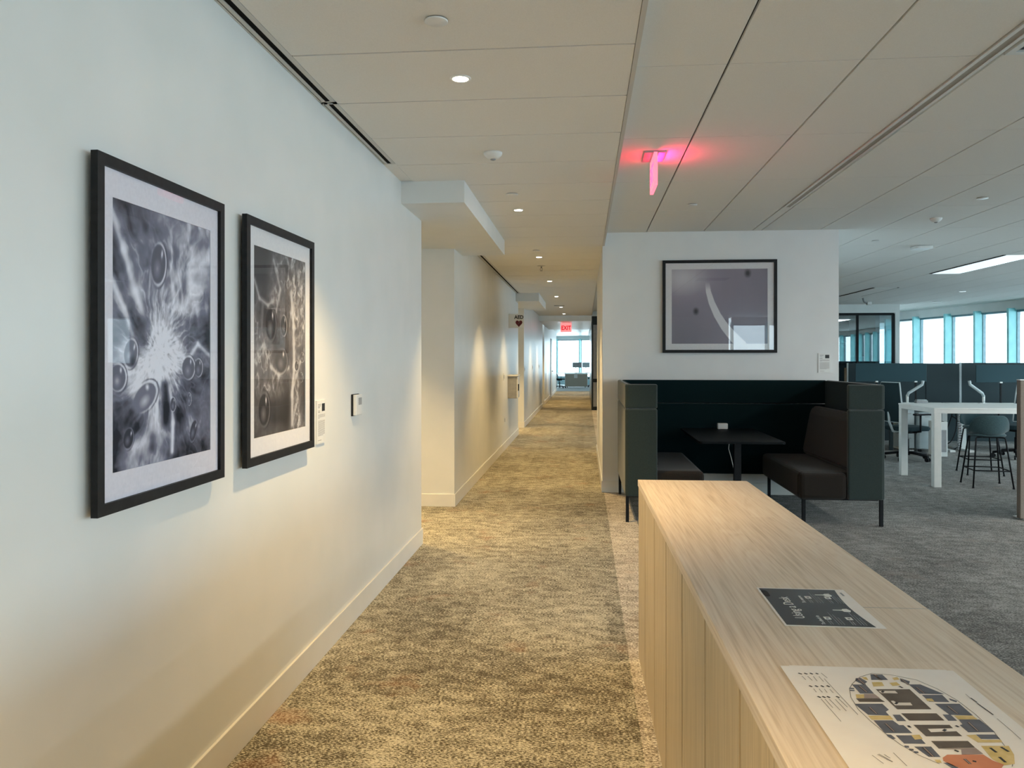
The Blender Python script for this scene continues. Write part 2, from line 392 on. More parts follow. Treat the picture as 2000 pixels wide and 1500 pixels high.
struct('trim_4', box(B(), XT, XT + .02, -9, 22.35, ZC - .001, ZR + .03), M['ceil_g'])
# corridor soffits
def soffit(name, *bs):
    bm = B()
    for b_ in bs: box(bm, *b_)
    struct(name, bm, M['wall'])
soffit('ceiling_soffit', (-1.42, -.829, 5.42, 8.2, SO, ZC), (-1.42, -.829, 5.42, 8.2, ZC, ZC + .02))
soffit('ceiling_soffit_alcove', (-3.2, -1.425, 5.95, 7.69, SO + .006, SO + .1))
soffit('ceiling_soffit_far', (-3.2, -.84, 14.7, 17.3, SO, ZC + .02))
soffit('ceiling_soffit_end', (XL, .21, 22.36, 28.6, SO, ZC + .3))
struct('ceiling_corridor_end', box(B(), XL, .21, 28.6, 36.3, ZC, ZC + .1), M['wall'])
# office ceiling
bm = B()
xs = [.222] + [.674 + .6096 * k for k in range(0, 24)]
xs = [x for x in xs if x < 13.9]; xs.insert(3, 1.797)
ys = [3.776 + 1.2225 * k for k in range(-11, 37)]
holes = [(1.797, 1.893, -9, 7.375)]
ysl = ys
for i in range(len(xs) - 1):
    seg = list(ysl)
    if abs(xs[i] - 1.797) < .01: seg = [7.378] + [y for y in ysl if y > 7.5]
    if 1.88 < xs[i] < 1.9: seg = [y for y in ysl if y <= 2.56] + [3.16, 3.776] + [y for y in ysl if y > 3.8]
    hs = []
    if 1.88 < xs[i] < 1.9: hs = [(1.8, 2.5, 3.16, 3.776)]
    if 5.5 < xs[i] < 5.6: hs = []
    tile_grid(bm, [xs[i], xs[i + 1]], seg, ZR, .013, .006, hs)
struct('ceiling_office', bm, M['ceil'])
struct('ceiling_office_board', box(B(), .222, 14, -10, 48, ZR + .05, ZR + .08), M['backing'])
struct('ceiling_lobby', box(B(), -7, .222, 36.3, 48, ZR, ZR + .08), M['wall'])
bm = B(); box(bm, -7, .222, 36.28, 36.3, ZC, ZR + .1); struct('trim_5', bm, M['wall'])

# slot diffusers
def slot_diffuser(label, x0, y0, y1, z, slots, w, group=None):
    """slots: list of (offset, width); body is rails between slots, dark box above"""
    t = thing('slot_diffuser', label, 'air diffuser', (x0, y0, z), 0, group)
    L_ = y1 - y0; bm = B(); x = 0
    edges = []
    for a, b_ in slots: edges.append((x, a)); x = a + b_
    edges.append((x, w))
    for a, b_ in edges: box(bm, a, b_, 0, L_, -.002, .002)
    box(bm, 0, w, 0, .008, -.002, .002); box(bm, 0, w, L_ - .008, L_, -.002, .002)
    obj('frame', bm, M['ceil_g'], t)
    obj('plenum', box(B(), .001, w - .001, .001, L_ - .001, .0025, .034), M['dark'], t)
    return t
SL = [(.008, .005), (.030, .027)]
slot_diffuser('long black-slotted linear air diffuser above the two portrait pictures, nearer the camera', XL + .001, -4.9, 3.715, ZC, SL, .079, None)
slot_diffuser('short black-slotted linear air diffuser ending just before the near ceiling soffit', XL + .001, 3.735, 4.923, ZC, SL, .079, None)
slot_diffuser('black-slotted linear air diffuser along the middle corridor wall, past the near soffit', XL + .001, 9.31, 14.69, ZC, SL, .079, None)
slot_diffuser('short black-slotted linear air diffuser past the far corridor soffit', XL + .001, 17.32, 18.2, ZC, SL, .079, None)
t = thing('linear_light', 'long recessed linear ceiling channel with grey lens in the office ceiling', 'light fixture', (1.799, -6, ZR))
bm = B(); Lc = 7.373 + 6
box(bm, .004, .024, 0, Lc, -.004, .03); box(bm, .062, .080, 0, Lc, -.004, .03); box(bm, .004, .08, Lc - .01, Lc, -.004, .03)
obj('frame', bm, M['white'], t)
lm = noise_tint(mat('channel_lens', rough=.5), (.36, .33, .28), (.40, .37, .32), ns=30)
obj('lens', box(B(), .024, .062, 0, Lc - .01, -.001, .006), lm, t)
t = thing('return_grille', 'dark square return air grille with white frame beside the linear ceiling channel', 'air vent', (1.90, 3.166, ZR))
bm = B(); g = .60
for a in ((0, g, 0, .03), (0, g, g - .03, g), (0, .03, .03, g - .03), (g - .03, g, .03, g - .03)): box(bm, *a, -.006, .02)
obj('frame', bm, M['white_m'], t)
bm = B()
for k in range(22): slab(bm, [(.03, .035 + k * .0245, -.002), (g - .03, .035 + k * .0245, -.002), (g - .03, .052 + k * .0245, .014), (.03, .052 + k * .0245, .014)], (0, 0, 1), .0015)
obj('louver', bm, M['grey_p'], t)
obj('backing', box(B(), .02, g - .02, .02, g - .02, .025, .03), M['dark'], t)
t = thing('ceiling_vent', 'small dark bar vent in the corridor ceiling near its far end', 'air vent', (-.69, 18.1, ZC))
bm = B(); box(bm, 0, .24, 0, .05, -.008, 0); obj('frame', bm, M['grey_p'], t)
bm = B(); box(bm, .01, .23, .008, .042, -.010, -.008); obj('slot', bm, M['dark'], t)
# recessed troffers in the far office
def troffer(label, x, y0, y1, lit=0):
    t = thing('recessed_troffer', label, 'light fixture', (x, y0, ZR), 0, None)
    L_ = y1 - y0
    obj('slot_rail', box(B(), 0, .035, 0, L_, -.006, -.0005), M['dark'], t)
    obj('slot_rail', box(B(), .47, .495, 0, L_, -.006, -.0005), M['dark'], t)
    obj('lens', box(B(), .045, .46, .02, L_ - .02, -.010, -.0005), M['lens_c'] if lit else M['ceil'], t)
    if lit: light('troffer_light', 'AREA', (.25, L_ / 2, -.02), (1, .95, .87) if y0 < 9 else (.85, .96, 1), lit, t, shape='RECTANGLE', size=.4, size_y=L_ * .9)
troffer('bright recessed ceiling panel between dark slots, nearer the windows', 5.53, 11.0, 13.25, 3.5)
troffer('unlit recessed ceiling panel between dark slots beside the white end wall', 5.53, 15.75, 17.8)
for x_, y_, pl in ((5.53, 5.0, 'right of the divider panel'), (5.53, 0.0, 'right of the camera'), (8.6, 5.0, 'near the windows, right of the divider'), (8.6, 0.0, 'near the windows, right of the camera'), (8.6, 11.0, 'over the desks by the windows'), (5.53, -5.0, 'behind the camera, office side')):  # unseen panels added as fill light for the ceilings and end wall
    troffer('added fill-light ceiling panel out of view, ' + pl, x_, y_, y_ + 2.25, 62)

# ------------------------------------------------------------------ ceiling devices
proto = thing('recessed_downlight', 'lit round downlight over the corridor, nearest the camera', 'light fixture', (-.545, 3.454, ZC), 0, None)
bm = B(); lathe(bm, [(.0335, .0), (.0335, -.004), (.044, -.005), (.047, -.002), (.047, 0)]); obj('trim_ring', bm, M['white'], proto)
bm = B(); lathe(bm, [(.001, -.0045), (.033, -.0045), (.033, -.001), (.001, -.001)]); obj('lens', bm, M['lens'], proto)
WARM = (1.0, .68, .29)
light('downlight_beam', 'SPOT', (0, 0, -.012), WARM, 165, proto, spot_size=math.radians(88), spot_blend=.7, shadow_soft_size=.035)
for y, lb in ((6.53, 'lit round downlight over the corridor beside the near soffit, just past a cover disc'), (9.55, 'lit round downlight over the corridor just before the hanging sprinkler head'),
              (12.49, 'lit round downlight over the corridor between sprinkler head and far soffit'), (15.54, 'lit round downlight over the corridor level with the far soffit'),
              (18.7, 'farthest lit round downlight over the corridor, behind the bar vent'), (.43, 'lit round downlight above and just in front of the camera, out of view'),
              (-2.6, 'lit round downlight behind the camera position'), (21.4, 'round downlight before the corridor end bulkhead')):
    dup(proto, (-.545, y, ZC), 0, lb)
dup(proto, (-2.2, 6.85, SO + .006), 0, 'round downlight in the near niche ceiling, hidden behind the left wall end')
dup(proto, (-2.2, 16.0, SO), 0, 'round downlight in the far niche, hidden behind the middle wall')
for y, z, lb in ((25.0, SO, 'round downlight just past the red exit sign in the lowered corridor end'), (27.6, SO, 'round downlight deep in the lowered corridor end'), (31.0, ZC, 'round downlight near the far lobby, behind the lowered ceiling'), (34.5, ZC, 'last round downlight before the far lobby windows')):
    dup(proto, (-.545, y, z), 0, lb)
def disc(label, x, y, z, r, name='sprinkler_cover'):
    t = thing(name, label, 'sprinkler cover', (x, y, z))
    bm = B(); lathe(bm, [(r, -.003), (r, -.0075), (r * .96, -.009), (.001, -.009)], seg=32); obj('cap', bm, M['white'], t)
    bm = B(); lathe(bm, [(r * .9, 0), (r * .9, -.003), (.001, -.003)], seg=32); obj('stem', bm, M['dark'], t)
    return t
disc('flat white cover disc in the corridor ceiling, nearest the camera', -.54, 2.852, ZC, .043)
disc('flat white cover disc just before the second corridor downlight', -.54, 5.90, ZC, .045)
disc('flat white cover disc beside the near soffit end, before the third downlight', -.545, 8.97, ZC, .043)
disc('white cover disc in the office ceiling right of the glowing red exit sign', .96, 7.155, ZR, .043)
disc('white cover disc high in the office ceiling near the right edge of the picture', 3.395, 7.09, ZR, .045)
disc('small white cover disc in the office ceiling just right of the white end wall', 3.38, 9.53, ZR, .043)
disc('white cover disc in the office ceiling above the leftmost bright window', 9.02 * .93, 21.157 * .93, ZR, .11)
disc('white lit disc in office ceiling above the glass partition and windows', 7.646, 16.767, ZR, .06, 'ceiling_light').__setitem__('category', 'light fixture')
kids(bpy.data.objects['ceiling_light'])[0].data.materials[0] = M['white']
for o in kids(bpy.data.objects['ceiling_light']):
    if o.name.startswith('cap'): o.data.materials[0] = M['lens_c']; o.name = 'lens'
def sensor(label, x, y, z, r):
    t = thing('ceiling_sensor', label, 'sensor', (x, y, z))
    bm = B(); lathe(bm, [(r, 0), (r, -.008), (r * .9, -.02), (r * .62, -.034), (r * .3, -.040), (.001, -.041)], seg=32); obj('housing', bm, M['white'], t)
    bm = B(); lathe(bm, [(.017, -.036), (.016, -.044), (.008, -.048), (.001, -.049)], seg=20); obj('lens', bm, M['grey_p'], t)
sensor('white dome sensor with grey eye in the corridor ceiling', -.546, 4.71, ZC, .056)
sensor('white dome sensor in the office ceiling over the high table area', 3.432, 8.072, ZR, .055)
t = thing('ceiling_sprinkler', 'pendent sprinkler head with round plate hanging from the corridor ceiling', 'sprinkler', (-.565, 10.44, ZC))
bm = B(); lathe(bm, [(.055, 0), (.055, -.004), (.02, -.012), (.001, -.012)]); obj('escutcheon', bm, M['ceil_g'], t)
bm = B(); cyl(bm, (0, 0, -.012), (0, 0, -.03), .010)
for s in (-1, 1): tube(bm, [(0, 0, -.03), (s * .016, 0, -.036), (s * .016, 0, -.056), (s * .004, 0, -.066)], .003)
lathe(bm, [(.004, -.066), (.018, -.068), (.018, -.071), (.001, -.071)]); obj('nozzle', bm, M['grey_p'], t)
t = thing('wireless_access_point', 'white rounded square wireless box on the office ceiling', 'network device', (4.109, 10.06, ZR))
bm = B(); prism(bm, rrect(.21, .21, .04), -.036, -.006); obj('housing', bm, M['white'], t)
bm = B(); prism(bm, rrect(.15, .15, .02), -.006, 0); obj('bracket', bm, M['grey_p'], t)
t = thing('ceiling_bracket_fixture', 'small dark ceiling bracket with white tip near the glass room', 'ceiling bracket', (6.25, 18.4, ZR))
bm = B(); cyl(bm, (0, 0, 0), (.02, 0, -.08), .02); tube(bm, [(.02, 0, -.08), (.12, .05, -.12)], .02); obj('bracket', bm, M['grey_p'], t)
bm = B(); box(bm, .1, .2, 0, .1, -.15, -.08, .01); obj('head', bm, M['white'], t)

# glowing exit sign seen edge-on
t = thing('exit_sign', 'edge-lit red exit sign hanging from the office ceiling, seen edge-on', 'exit sign', (.47, 5.42, ZR))
bm = B(); box(bm, -.072, .072, -.13, .13, -.014, 0, .003); obj('canopy', bm, M['grey_p'], t)
e = obj('glow_panel', box(B(), -.012, .012, -.16, .16, -.235, -.016, .002), M['exit_edge'], t)
for s in (-1, 1):
    text('exit_lettering', 'EXIT', .17, M['exit_face'], t, (s * .0135, -s * .14, -.19), (PI / 2, 0, s * PI / 2), 'LEFT', .75, .003)
    l = light('sign_glow', 'AREA', (s * .03, 0, -.045), (1, .01, .10), 2.2 if s > 0 else .15, t, shape='RECTANGLE', size=.05, size_y=.24)
    l.rotation_euler = (0, -s * math.radians(105), 0)
t = thing('exit_sign', 'red glowing exit sign facing the camera at the far end of the corridor', 'exit sign', (-.53, 23.2, SO))
obj('canopy', box(B(), -.1, .1, -.03, .03, -.01, 0), M['white'], t)
obj('glow_panel', box(B(), -.16, .16, -.008, .008, -.28, -.012, .003), M['exit_panel'], t)
text('exit_lettering', 'EXIT', .17, M['exit_dark'], t, (0, -.0105, -.215), (PI / 2, 0, 0), 'CENTER', .8, .006)

# ------------------------------------------------------------------ pictures
def vnoise(x, y, seed):
    xi = np.floor(x).astype(np.int64); yi = np.floor(y).astype(np.int64); xf = x - xi; yf = y - yi
    def h(a, b_):
        n = (a * 374761393 + b_ * 668265263 + seed * 2147483647) & 0xFFFFFFFF
        n = ((n ^ (n >> 13)) * 1274126177) & 0xFFFFFFFF
        return ((n ^ (n >> 16)) & 0xFFFF) / 65535.0
    u = xf * xf * (3 - 2 * xf); v = yf * yf * (3 - 2 * yf)
    return (h(xi, yi) * (1 - u) + h(xi + 1, yi) * u) * (1 - v) + (h(xi, yi + 1) * (1 - u) + h(xi + 1, yi + 1) * u) * v
def fbm(x, y, seed, oct_=4):
    t = 0; a = .5
    for k in range(oct_):
        t = t + a * vnoise(x * 2 ** k, y * 2 ** k, seed + k * 17); a *= .5
    return t
def grid_tone(s, t, rows):
    R = np.array(rows); h, w = R.shape
    gx = np.clip(s * (w - 1), 0, w - 1.001); gy = np.clip(t * (h - 1), 0, h - 1.001)
    xi = gx.astype(int); yi = gy.astype(int); u = gx - xi; v = gy - yi; u = u * u * (3 - 2 * u); v = v * v * (3 - 2 * v)
    return (R[yi, xi] * (1 - u) + R[yi, xi + 1] * u) * (1 - v) + (R[yi + 1, xi] * (1 - u) + R[yi + 1, xi + 1] * u) * v
def ell(s, t, cx, cy, rx, ry, ang=0, asp=1.4):
    dx = s - cx; dy = (t - cy) * asp; c, q = math.cos(ang), math.sin(ang)
    X = (dx * c + dy * q) / rx; Y = (-dx * q + dy * c) / (ry * asp)
    return np.sqrt(X * X + Y * Y), X, Y
def bubble(T, s, t, cx, cy, rx, ry, ang=0, inner=.2, rim=.95):
    r, X, Y = ell(s, t, cx, cy, rx, ry, ang)
    m = np.clip((1.0 - r) * 8, 0, 1)
    body = inner + .35 * np.clip(1 - np.hypot(X + .1, Y - .25) * 1.8, 0, 1)
    T = T * (1 - m) + body * m
    T = T + (rim - T) * np.exp(-((r - 1.0) / .07) ** 2) * np.clip(.55 + .5 * X, .15, 1)
    T = T * (1 - .6 * np.exp(-((r - 1.16) / .06) ** 2) * np.clip(X + .3, 0, 1))
    hl = np.exp(-(((X - .35) / .12) ** 2 + ((Y + .55) / .22) ** 2))
    return T + (1 - T) * hl
def streak(T, s, t, pts, w, tone=.95, k=1.0):
    for (x0, y0), (x1, y1) in zip(pts[:-1], pts[1:]):
        dx, dy = x1 - x0, (y1 - y0) * 1.4
        px, py = s - x0, (t - y0) * 1.4
        q = np.clip((px * dx + py * dy) / (dx * dx + dy * dy + 1e-9), 0, 1)
        d = np.hypot(px - q * dx, py - q * dy)
        T = T + (tone - T) * np.exp(-(d / w) ** 2) * k
    return T
def art_print(name, parent, fn, w, h, nw, nh, origin, ax, ay, tint):
    """dense sheet in the picture plane carrying the printed tones as a colour attribute"""
    i, j = np.meshgrid(np.arange(nw), np.arange(nh)); s = i / (nw - 1); t = j / (nh - 1)
    O, A, Bv = np.array(origin), np.array(ax), np.array(ay)
    co = O + s[..., None] * A * w + (1 - t)[..., None] * Bv * h
    T = np.clip(fn(s, t), 0, 1)
    idx = (j * nw + i)
    f = np.stack([idx[:-1, :-1], idx[1:, :-1], idx[1:, 1:], idx[:-1, 1:]], -1).reshape(-1, 4)
    me = bpy.data.meshes.new(name); me.from_pydata(co.reshape(-1, 3).tolist(), [], f.tolist())
    at = me.color_attributes.new('print_tone', 'FLOAT_COLOR', 'POINT')
    lo, hi = np.array(tint[0]), np.array(tint[1])
    md = np.array(tint[2]) if len(tint) > 2 else (lo + hi) / 2
    T3 = T[..., None]
    c = np.where(T3 < .5, lo + (md - lo) * (T3 * 2), md + (hi - md) * (T3 * 2 - 1))
    cc = np.concatenate([c, np.ones(T.shape + (1,))], -1).astype(np.float32)
    at.data.foreach_set('color', cc.ravel())
    m = mat(name + '_ink', rough=.5, spec=.2); N, L, b = nodes(m)
    vc = N.new('ShaderNodeVertexColor'); vc.layer_name = 'print_tone'; L.new(vc.outputs[0], b.inputs['Base Color'])
    me.materials.append(m); o = bpy.data.objects.new(name, me); COL.objects.link(o); o.parent = parent
    return o
G1 = [[.15, .3, .55, .5, .6, .6], [.4, .3, .4, .5, .6, .65], [.2, .45, .35, .5, .6, .65], [.2, .4, .5, .55, .65, .6], [.4, .45, .5, .6, .65, .25],
      [.4, .2, .6, .65, .45, .08], [.25, .3, .85, .75, .3, .08], [.5, .75, .95, .8, .4, .3], [.5, .8, .9, .5, .3, .25], [.2, .4, .75, .28, .33, .5],
      [.10, .15, .7, .2, .45, .5], [.06, .6, .7, .25, .32, .28], [.12, .65, .62, .2, .2, .12]]
def art1(s, t):
    T = grid_tone(s + .05 * (fbm(s * 5, t * 7, 3) - .5), t + .04 * (fbm(s * 5, t * 7, 8) - .5), G1)
    cx, cy = .42, .56
    dx, dy = s - cx, (t - cy) * 1.4
    r = np.hypot(dx, dy) + 1e-4; a = np.arctan2(dy, dx)
    wob = fbm(s * 4, t * 5, 31) * 1.6
    n = fbm(a * 6.5 + wob * 2, np.log(r + .12) * 3.2 + wob, 5, 4)
    rid = 1 - np.abs(2 * n - .94) * 2.6
    T = T + .26 * np.clip(rid, 0, 1) ** 3 * np.clip(1.1 - r, .1, 1)
    n2 = fbm(a * 14 + wob * 3, np.log(r + .1) * 6, 11, 3)
    T = T + .45 * (n2 - .47) * np.clip(1.2 - r * .8, .3, 1)
    up = np.clip((.5 - t) * 4, 0, 1) * np.clip((s - .2) * 3, 0, 1)
    n3 = fbm(s * 16 - t * 4, t * 9 + s * 3, 14, 3)
    T = T + up * .7 * np.clip(n3 - .5, 0, 1) * 1.8
    core = np.exp(-((s - .42) ** 2 / .035 + (t - .56) ** 2 / .012))
    n4 = fbm(s * 42, t * 60, 19, 3)
    T = T + core * (n4 - .42) * 1.1 + core * .15
    T = streak(T, s, t, [(.0, .05), (.10, .18), (.2, .33), (.3, .46)], .03, .85, .8)
    T = streak(T, s, t, [(0, .30), (.1, .40), (.2, .52), (.33, .58)], .025, .9, .8)
    T = streak(T, s, t, [(.56, .97), (.57, .85), (.55, .76), (.5, .66)], .02, .95, .9)
    T = streak(T, s, t, [(1, .57), (.85, .52), (.72, .60), (.66, .56)], .018, .9, .7)
    for q in (((.49, .70), (.50, .78), (.49, .84)),): T = streak(T, s, t, q, .04, .03, .95)
    T = streak(T, s, t, [(.36, .90), (.36, .94)], .035, .22, .8)
    T = streak(T, s, t, [(.25, .50), (.27, .46)], .07, .18, .8)
    n5 = fbm(s * 9 + wob, t * 13 - wob, 91, 4); T = T + .5 * (n5 - .47)
    T = .46 + (T - .46) * 1.28
    T = bubble(T, s, t, .42, .205, .075, .085, .15, .24)
    T = bubble(T, s, t, .29, .735, .12, .052, -.45, .45)
    T = bubble(T, s, t, .74, .625, .075, .05, 0, .28)
    T = bubble(T, s, t, .86, .625, .05, .04, 0, .2)
    T = bubble(T, s, t, .05, .655, .07, .05, 0, .35)
    T = bubble(T, s, t, .16, .565, .06, .055, .3, .4)
    T = bubble(T, s, t, .57, .775, .03, .03, 0, .2)
    T = bubble(T, s, t, .14, .885, .045, .04, .3, .06, .5)
    T = bubble(T, s, t, .75, .76, .025, .028, 0, .3)
    T = bubble(T, s, t, .80, .90, .04, .05, .4, .12, .5)
    T = streak(T, s, t, [(.18, .595), (.18, .60)], .03, .04, .9)
    return T
G2 = [[.10, .10, .4, .5, .6, .5], [.13, .13, .5, .5, .55, .6], [.13, .13, .4, .5, .6, .5], [.35, .18, .5, .3, .6, .5], [.4, .12, .25, .35, .6, .55],
      [.55, .15, .22, .3, .5, .55], [.5, .5, .18, .25, .45, .5], [.5, .6, .2, .25, .5, .3], [.45, .45, .5, .3, .6, .2], [.3, .5, .45, .2, .5, .15],
      [.25, .15, .12, .08, .5, .15], [.3, .15, .08, .06, .6, .25], [.12, .25, .25, .15, .6, .45]]
def art2(s, t):
    T = grid_tone(s + .06 * (fbm(s * 5, t * 7, 43) - .5), t + .05 * (fbm(s * 5, t * 7, 48) - .5), G2)
    lit = np.clip(T * 2 - .3, 0, 1)
    n = fbm(s * 12 + t * 9, t * 12 - s * 7, 51, 4); rid = 1 - np.abs(2 * n - .94) * 3
    T = T + lit * (.42 * np.clip(rid, 0, 1) ** 2 - .12)
    n2 = fbm(s * 26 + t * 12, t * 22 - s * 9, 57, 3); T = T + lit * (n2 - .47) * .9
    T = streak(T, s, t, [(.02, .18), (.1, .27), (.25, .30), (.35, .27)], .02, .75, .8)
    T = streak(T, s, t, [(.36, .05), (.48, .2), (.4, .33)], .02, .8, .7)
    T = streak(T, s, t, [(.7, .2), (.75, .4), (.76, .62), (.72, .8), (.72, .97)], .028, .9, .85)
    T = streak(T, s, t, [(.72, .78), (.9, .60), (.97, .58)], .02, .85, .8)
    T = streak(T, s, t, [(.3, .63), (.45, .68), (.65, .64)], .02, .85, .8)
    T = streak(T, s, t, [(.16, .30), (.14, .42)], .02, .6, .6)
    T = bubble(T, s, t, .55, .40, .06, .06, 0, .1); T = bubble(T, s, t, .3, .40, .10, .09, 0, .06, .3)
    T = bubble(T, s, t, .5, .60, .12, .07, 0, .2, .5); T = bubble(T, s, t, .82, .63, .045, .03, 0, .2)
    T = bubble(T, s, t, .18, .86, .10, .09, 0, .08, .4); T = bubble(T, s, t, .92, .70, .04, .03, 0, .2)
    T = bubble(T, s, t, .94, .58, .05, .03, 0, .3)
    return T
def art3(s, t):
    T = .40 + .05 * (fbm(s * 4, t * 3, 71) - .5) + .03 * (fbm(s * 30, t * 2, 75) - .5)
    T = T + .36 * np.exp(-(((s - .12) / .26) ** 2 + ((t - .12) / .22) ** 2)) - .06 * np.clip((s - .8) * 4, 0, 1)
    T = T - .10 * np.exp(-(((s - .05) / .5) ** 2 + ((t - 1.0) / .3) ** 2))
    # tapering white arc
    best = np.full_like(s, 9.0)
    P = [(.375, .18), (.385, .30), (.42, .45), (.48, .62), (.56, .78), (.64, .90), (.73, 1.02)]
    for k, ((x0, y0), (x1, y1)) in enumerate(zip(P[:-1], P[1:])):
        for q in np.linspace(0, 1, 9):
            x, y = x0 + (x1 - x0) * q, y0 + (y1 - y0) * q; w = .020 + .030 * (k + q) / 6
            best = np.minimum(best, np.hypot((s - x), (t - y) * .78) / w)
    m = np.clip((1.15 - best) * 7, 0, 1) * np.clip((t - .17) * 9, 0, 1)
    T = T * (1 - m) + .88 * m
    for cx, cy, r in ((.255, .565, .030), (.795, .06, .034), (.55, .71, .024)):
        q = np.hypot(s - cx, (t - cy) * .62) / r
        k = np.clip(1.35 - q, 0, 1) * (.85 if m is None else (1 - m))
        T = T * (1 - k) + .03 * k
    return T
def picture(label, cat_group, o, u, n, w, h, fw, mat_w, mat_h, fn, tint, res, mb):
    """o: lower-left corner of the frame at the wall, u: unit along width, n: unit out of wall"""
    t = thing('framed_picture', label, 'framed picture', o, 0, cat_group)
    U, Nn = Vector(u), Vector(n); Z_ = Vector((0, 0, 1))
    off, dep = .018, .019
    def quad(a0, a1, z0, z1, d): return [U * a0 + Z_ * z0 + Nn * d, U * a1 + Z_ * z0 + Nn * d, U * a1 + Z_ * z1 + Nn * d, U * a0 + Z_ * z1 + Nn * d]
    bm = B(); D = off + dep
    slab(bm, quad(0, w, h - fw, h, off), Nn, dep); slab(bm, quad(0, w, 0, fw, off), Nn, dep)
    slab(bm, quad(0, fw, fw, h - fw, off), Nn, dep); slab(bm, quad(w - fw, w, fw, h - fw, off), Nn, dep)
    obj('frame', bm, M['black'], t)
    bm = B()
    for a in ((fw, w - fw, h - mat_h, h - fw), (fw, w - fw, fw, mat_h), (fw, mat_w, mat_h, h - mat_h), (w - mat_w, w - fw, mat_h, h - mat_h)):
        slab(bm, quad(*a, D - .014), Nn, .003)
    obj('mat_board', bm, mb, t)
    bm = B(); slab(bm, quad(.10, w - .10, .10, h - .10, 0), Nn, off + .002); obj('backing', bm, M['black'], t)
    obj('back_sheet', slab(B(), quad(fw * .6, w - fw * .6, fw * .6, h - fw * .6, D - .020), Nn, .003), M['black'], t)
    org = U * mat_w + Z_ * mat_h + Nn * (D - .0135)
    art_print('print', t, fn, w - 2 * mat_w, h - 2 * mat_h, res[0], res[1], tuple(org), tuple(u), (0, 0, 1), tint)
    bm = B(); bm.faces.new([bm.verts.new(p) for p in quad(fw, w - fw, fw, h - fw, D - .006)]); obj('glass', bm, M['museumglass'] if abs(Nn.x) > .5 else M['picglass'], t)
    return t
BT = ((.010, .012, .022), (.80, .80, .90), (.20, .20, .27))
BT2 = ((.012, .010, .010), (.74, .72, .73), (.19, .175, .18))
picture('tall framed abstract bubbly photograph in grey-blue tones, nearest the camera on the left wall', None, (XL, 1.910, 1.043), (0, 1, 0), (1, 0, 0), .715, .943, .030, .082, .104, art1, BT, (240, 330), M['matboard'])
picture('tall framed abstract photograph in dark grey, beside the small text placard', None, (XL, 2.806, 1.047), (0, 1, 0), (1, 0, 0), .730, .941, .032, .088, .102, art2, BT2, (200, 280), M['matboard_w'])
picture('wide framed picture of a white arc on purple-grey above the booth', None, (.845, AY0, 1.523), (1, 0, 0), (0, -1, 0), 1.208, 1.0, .032, .098, .098, art3,
        ((.012, .010, .016), (.86, .85, .88), (.34, .30, .38)), (200, 170), M['matboard_w'])

# text placards
def placard(label, o, u, n, w, h):
    t = thing('wall_placard', label, 'placard', o)
    U, Nn = Vector(u), Vector(n); Z_ = Vector((0, 0, 1))
    def q(a0, a1, z0, z1, d): return [U * a0 + Z_ * z0 + Nn * d, U * a1 + Z_ * z0 + Nn * d, U * a1 + Z_ * z1 + Nn * d, U * a0 + Z_ * z1 + Nn * d]
    obj('plate', slab(B(), q(0, w, 0, h, 0), Nn, .008), M['white'], t)
    bm = B()
    for k, l in enumerate((.34, .3, .2)): slab(bm, q(w * .12, w * (.12 + l), h * (.90 - k * .035), h * (.912 - k * .035), .008), Nn, .0004)
    for k in range(2): slab(bm, q(w * .12, w * .34, h * (.75 - k * .03), h * (.762 - k * .03), .008), Nn, .0004)
    for k in range(4): slab(bm, q(w * .12, w * (.92 if k < 3 else .3), h * (.66 - k * .025), h * (.668 - k * .025), .008), Nn, .0004)
    for k in range(14): slab(bm, q(w * .12, w * (.9 if k < 13 else .7), h * (.52 - k * .026), h * (.528 - k * .026), .008), Nn, .0004)
    slab(bm, q(w * .12, w * .5, h * .07, h * .08, .008), Nn, .0004)
    obj('text_lines', bm, M['ink_g'], t)
    bm = B(); slab(bm, q(w * .56, w * .9, h * .74, h * .92, .008), Nn, .0004); obj('thumbnail_photo', bm, M['ink'], t)
placard('narrow white text placard with dark thumbnail on left wall beside the second tall picture', (XL, 3.655, 1.045), (0, 1, 0), (1, 0, 0), .125, .208)
placard('white text placard with dark thumbnail low right on the wall above the booth', (2.487, AY0, 1.312), (1, 0, 0), (0, -1, 0), .125, .205)

t = thing('wall_thermostat', 'white wall thermostat with small grey display on left wall', 'thermostat', (XL, 4.235, 1.14))
bm = B(); box(bm, 0, .010, -.004, .120, -.002, .118, .002); obj('backplate', bm, M['black'], t)
bm = B(); box(bm, .010, .030, 0, .115, .002, .115, .003); obj('housing', bm, M['white'], t)
bm = B(); box(bm, .030, .0308, .04, .10, .058, .098); obj('display', bm, M['grey_p'], t)
def plate(label, y, z, w=.075, h=.115, name='wall_switch', cat='switch'):
    t = thing(name, label, cat, (XL, y, z))
    bm = B(); box(bm, 0, .006, 0, w, 0, h, .002); obj('plate', bm, M['white'], t)
    bm = B(); box(bm, .006, .010, w * .3, w * .7, h * .25, h * .75, .001); obj('toggle', bm, M['grey_p'], t)
plate('grey-toggled wall switch on the middle corridor wall left of the white cabinet', 12.42, 1.12)
plate('low wall outlet on the middle corridor wall below the switch', 12.55, .42, name='wall_outlet', cat='outlet')
plate('wall switch at the corner just past the far niche', 16.85, 1.18)
plate('wall control plate midway along the far corridor wall', 19.4, 1.2)
plate('wall control plate just before the far door recess', 22.2, 1.2)
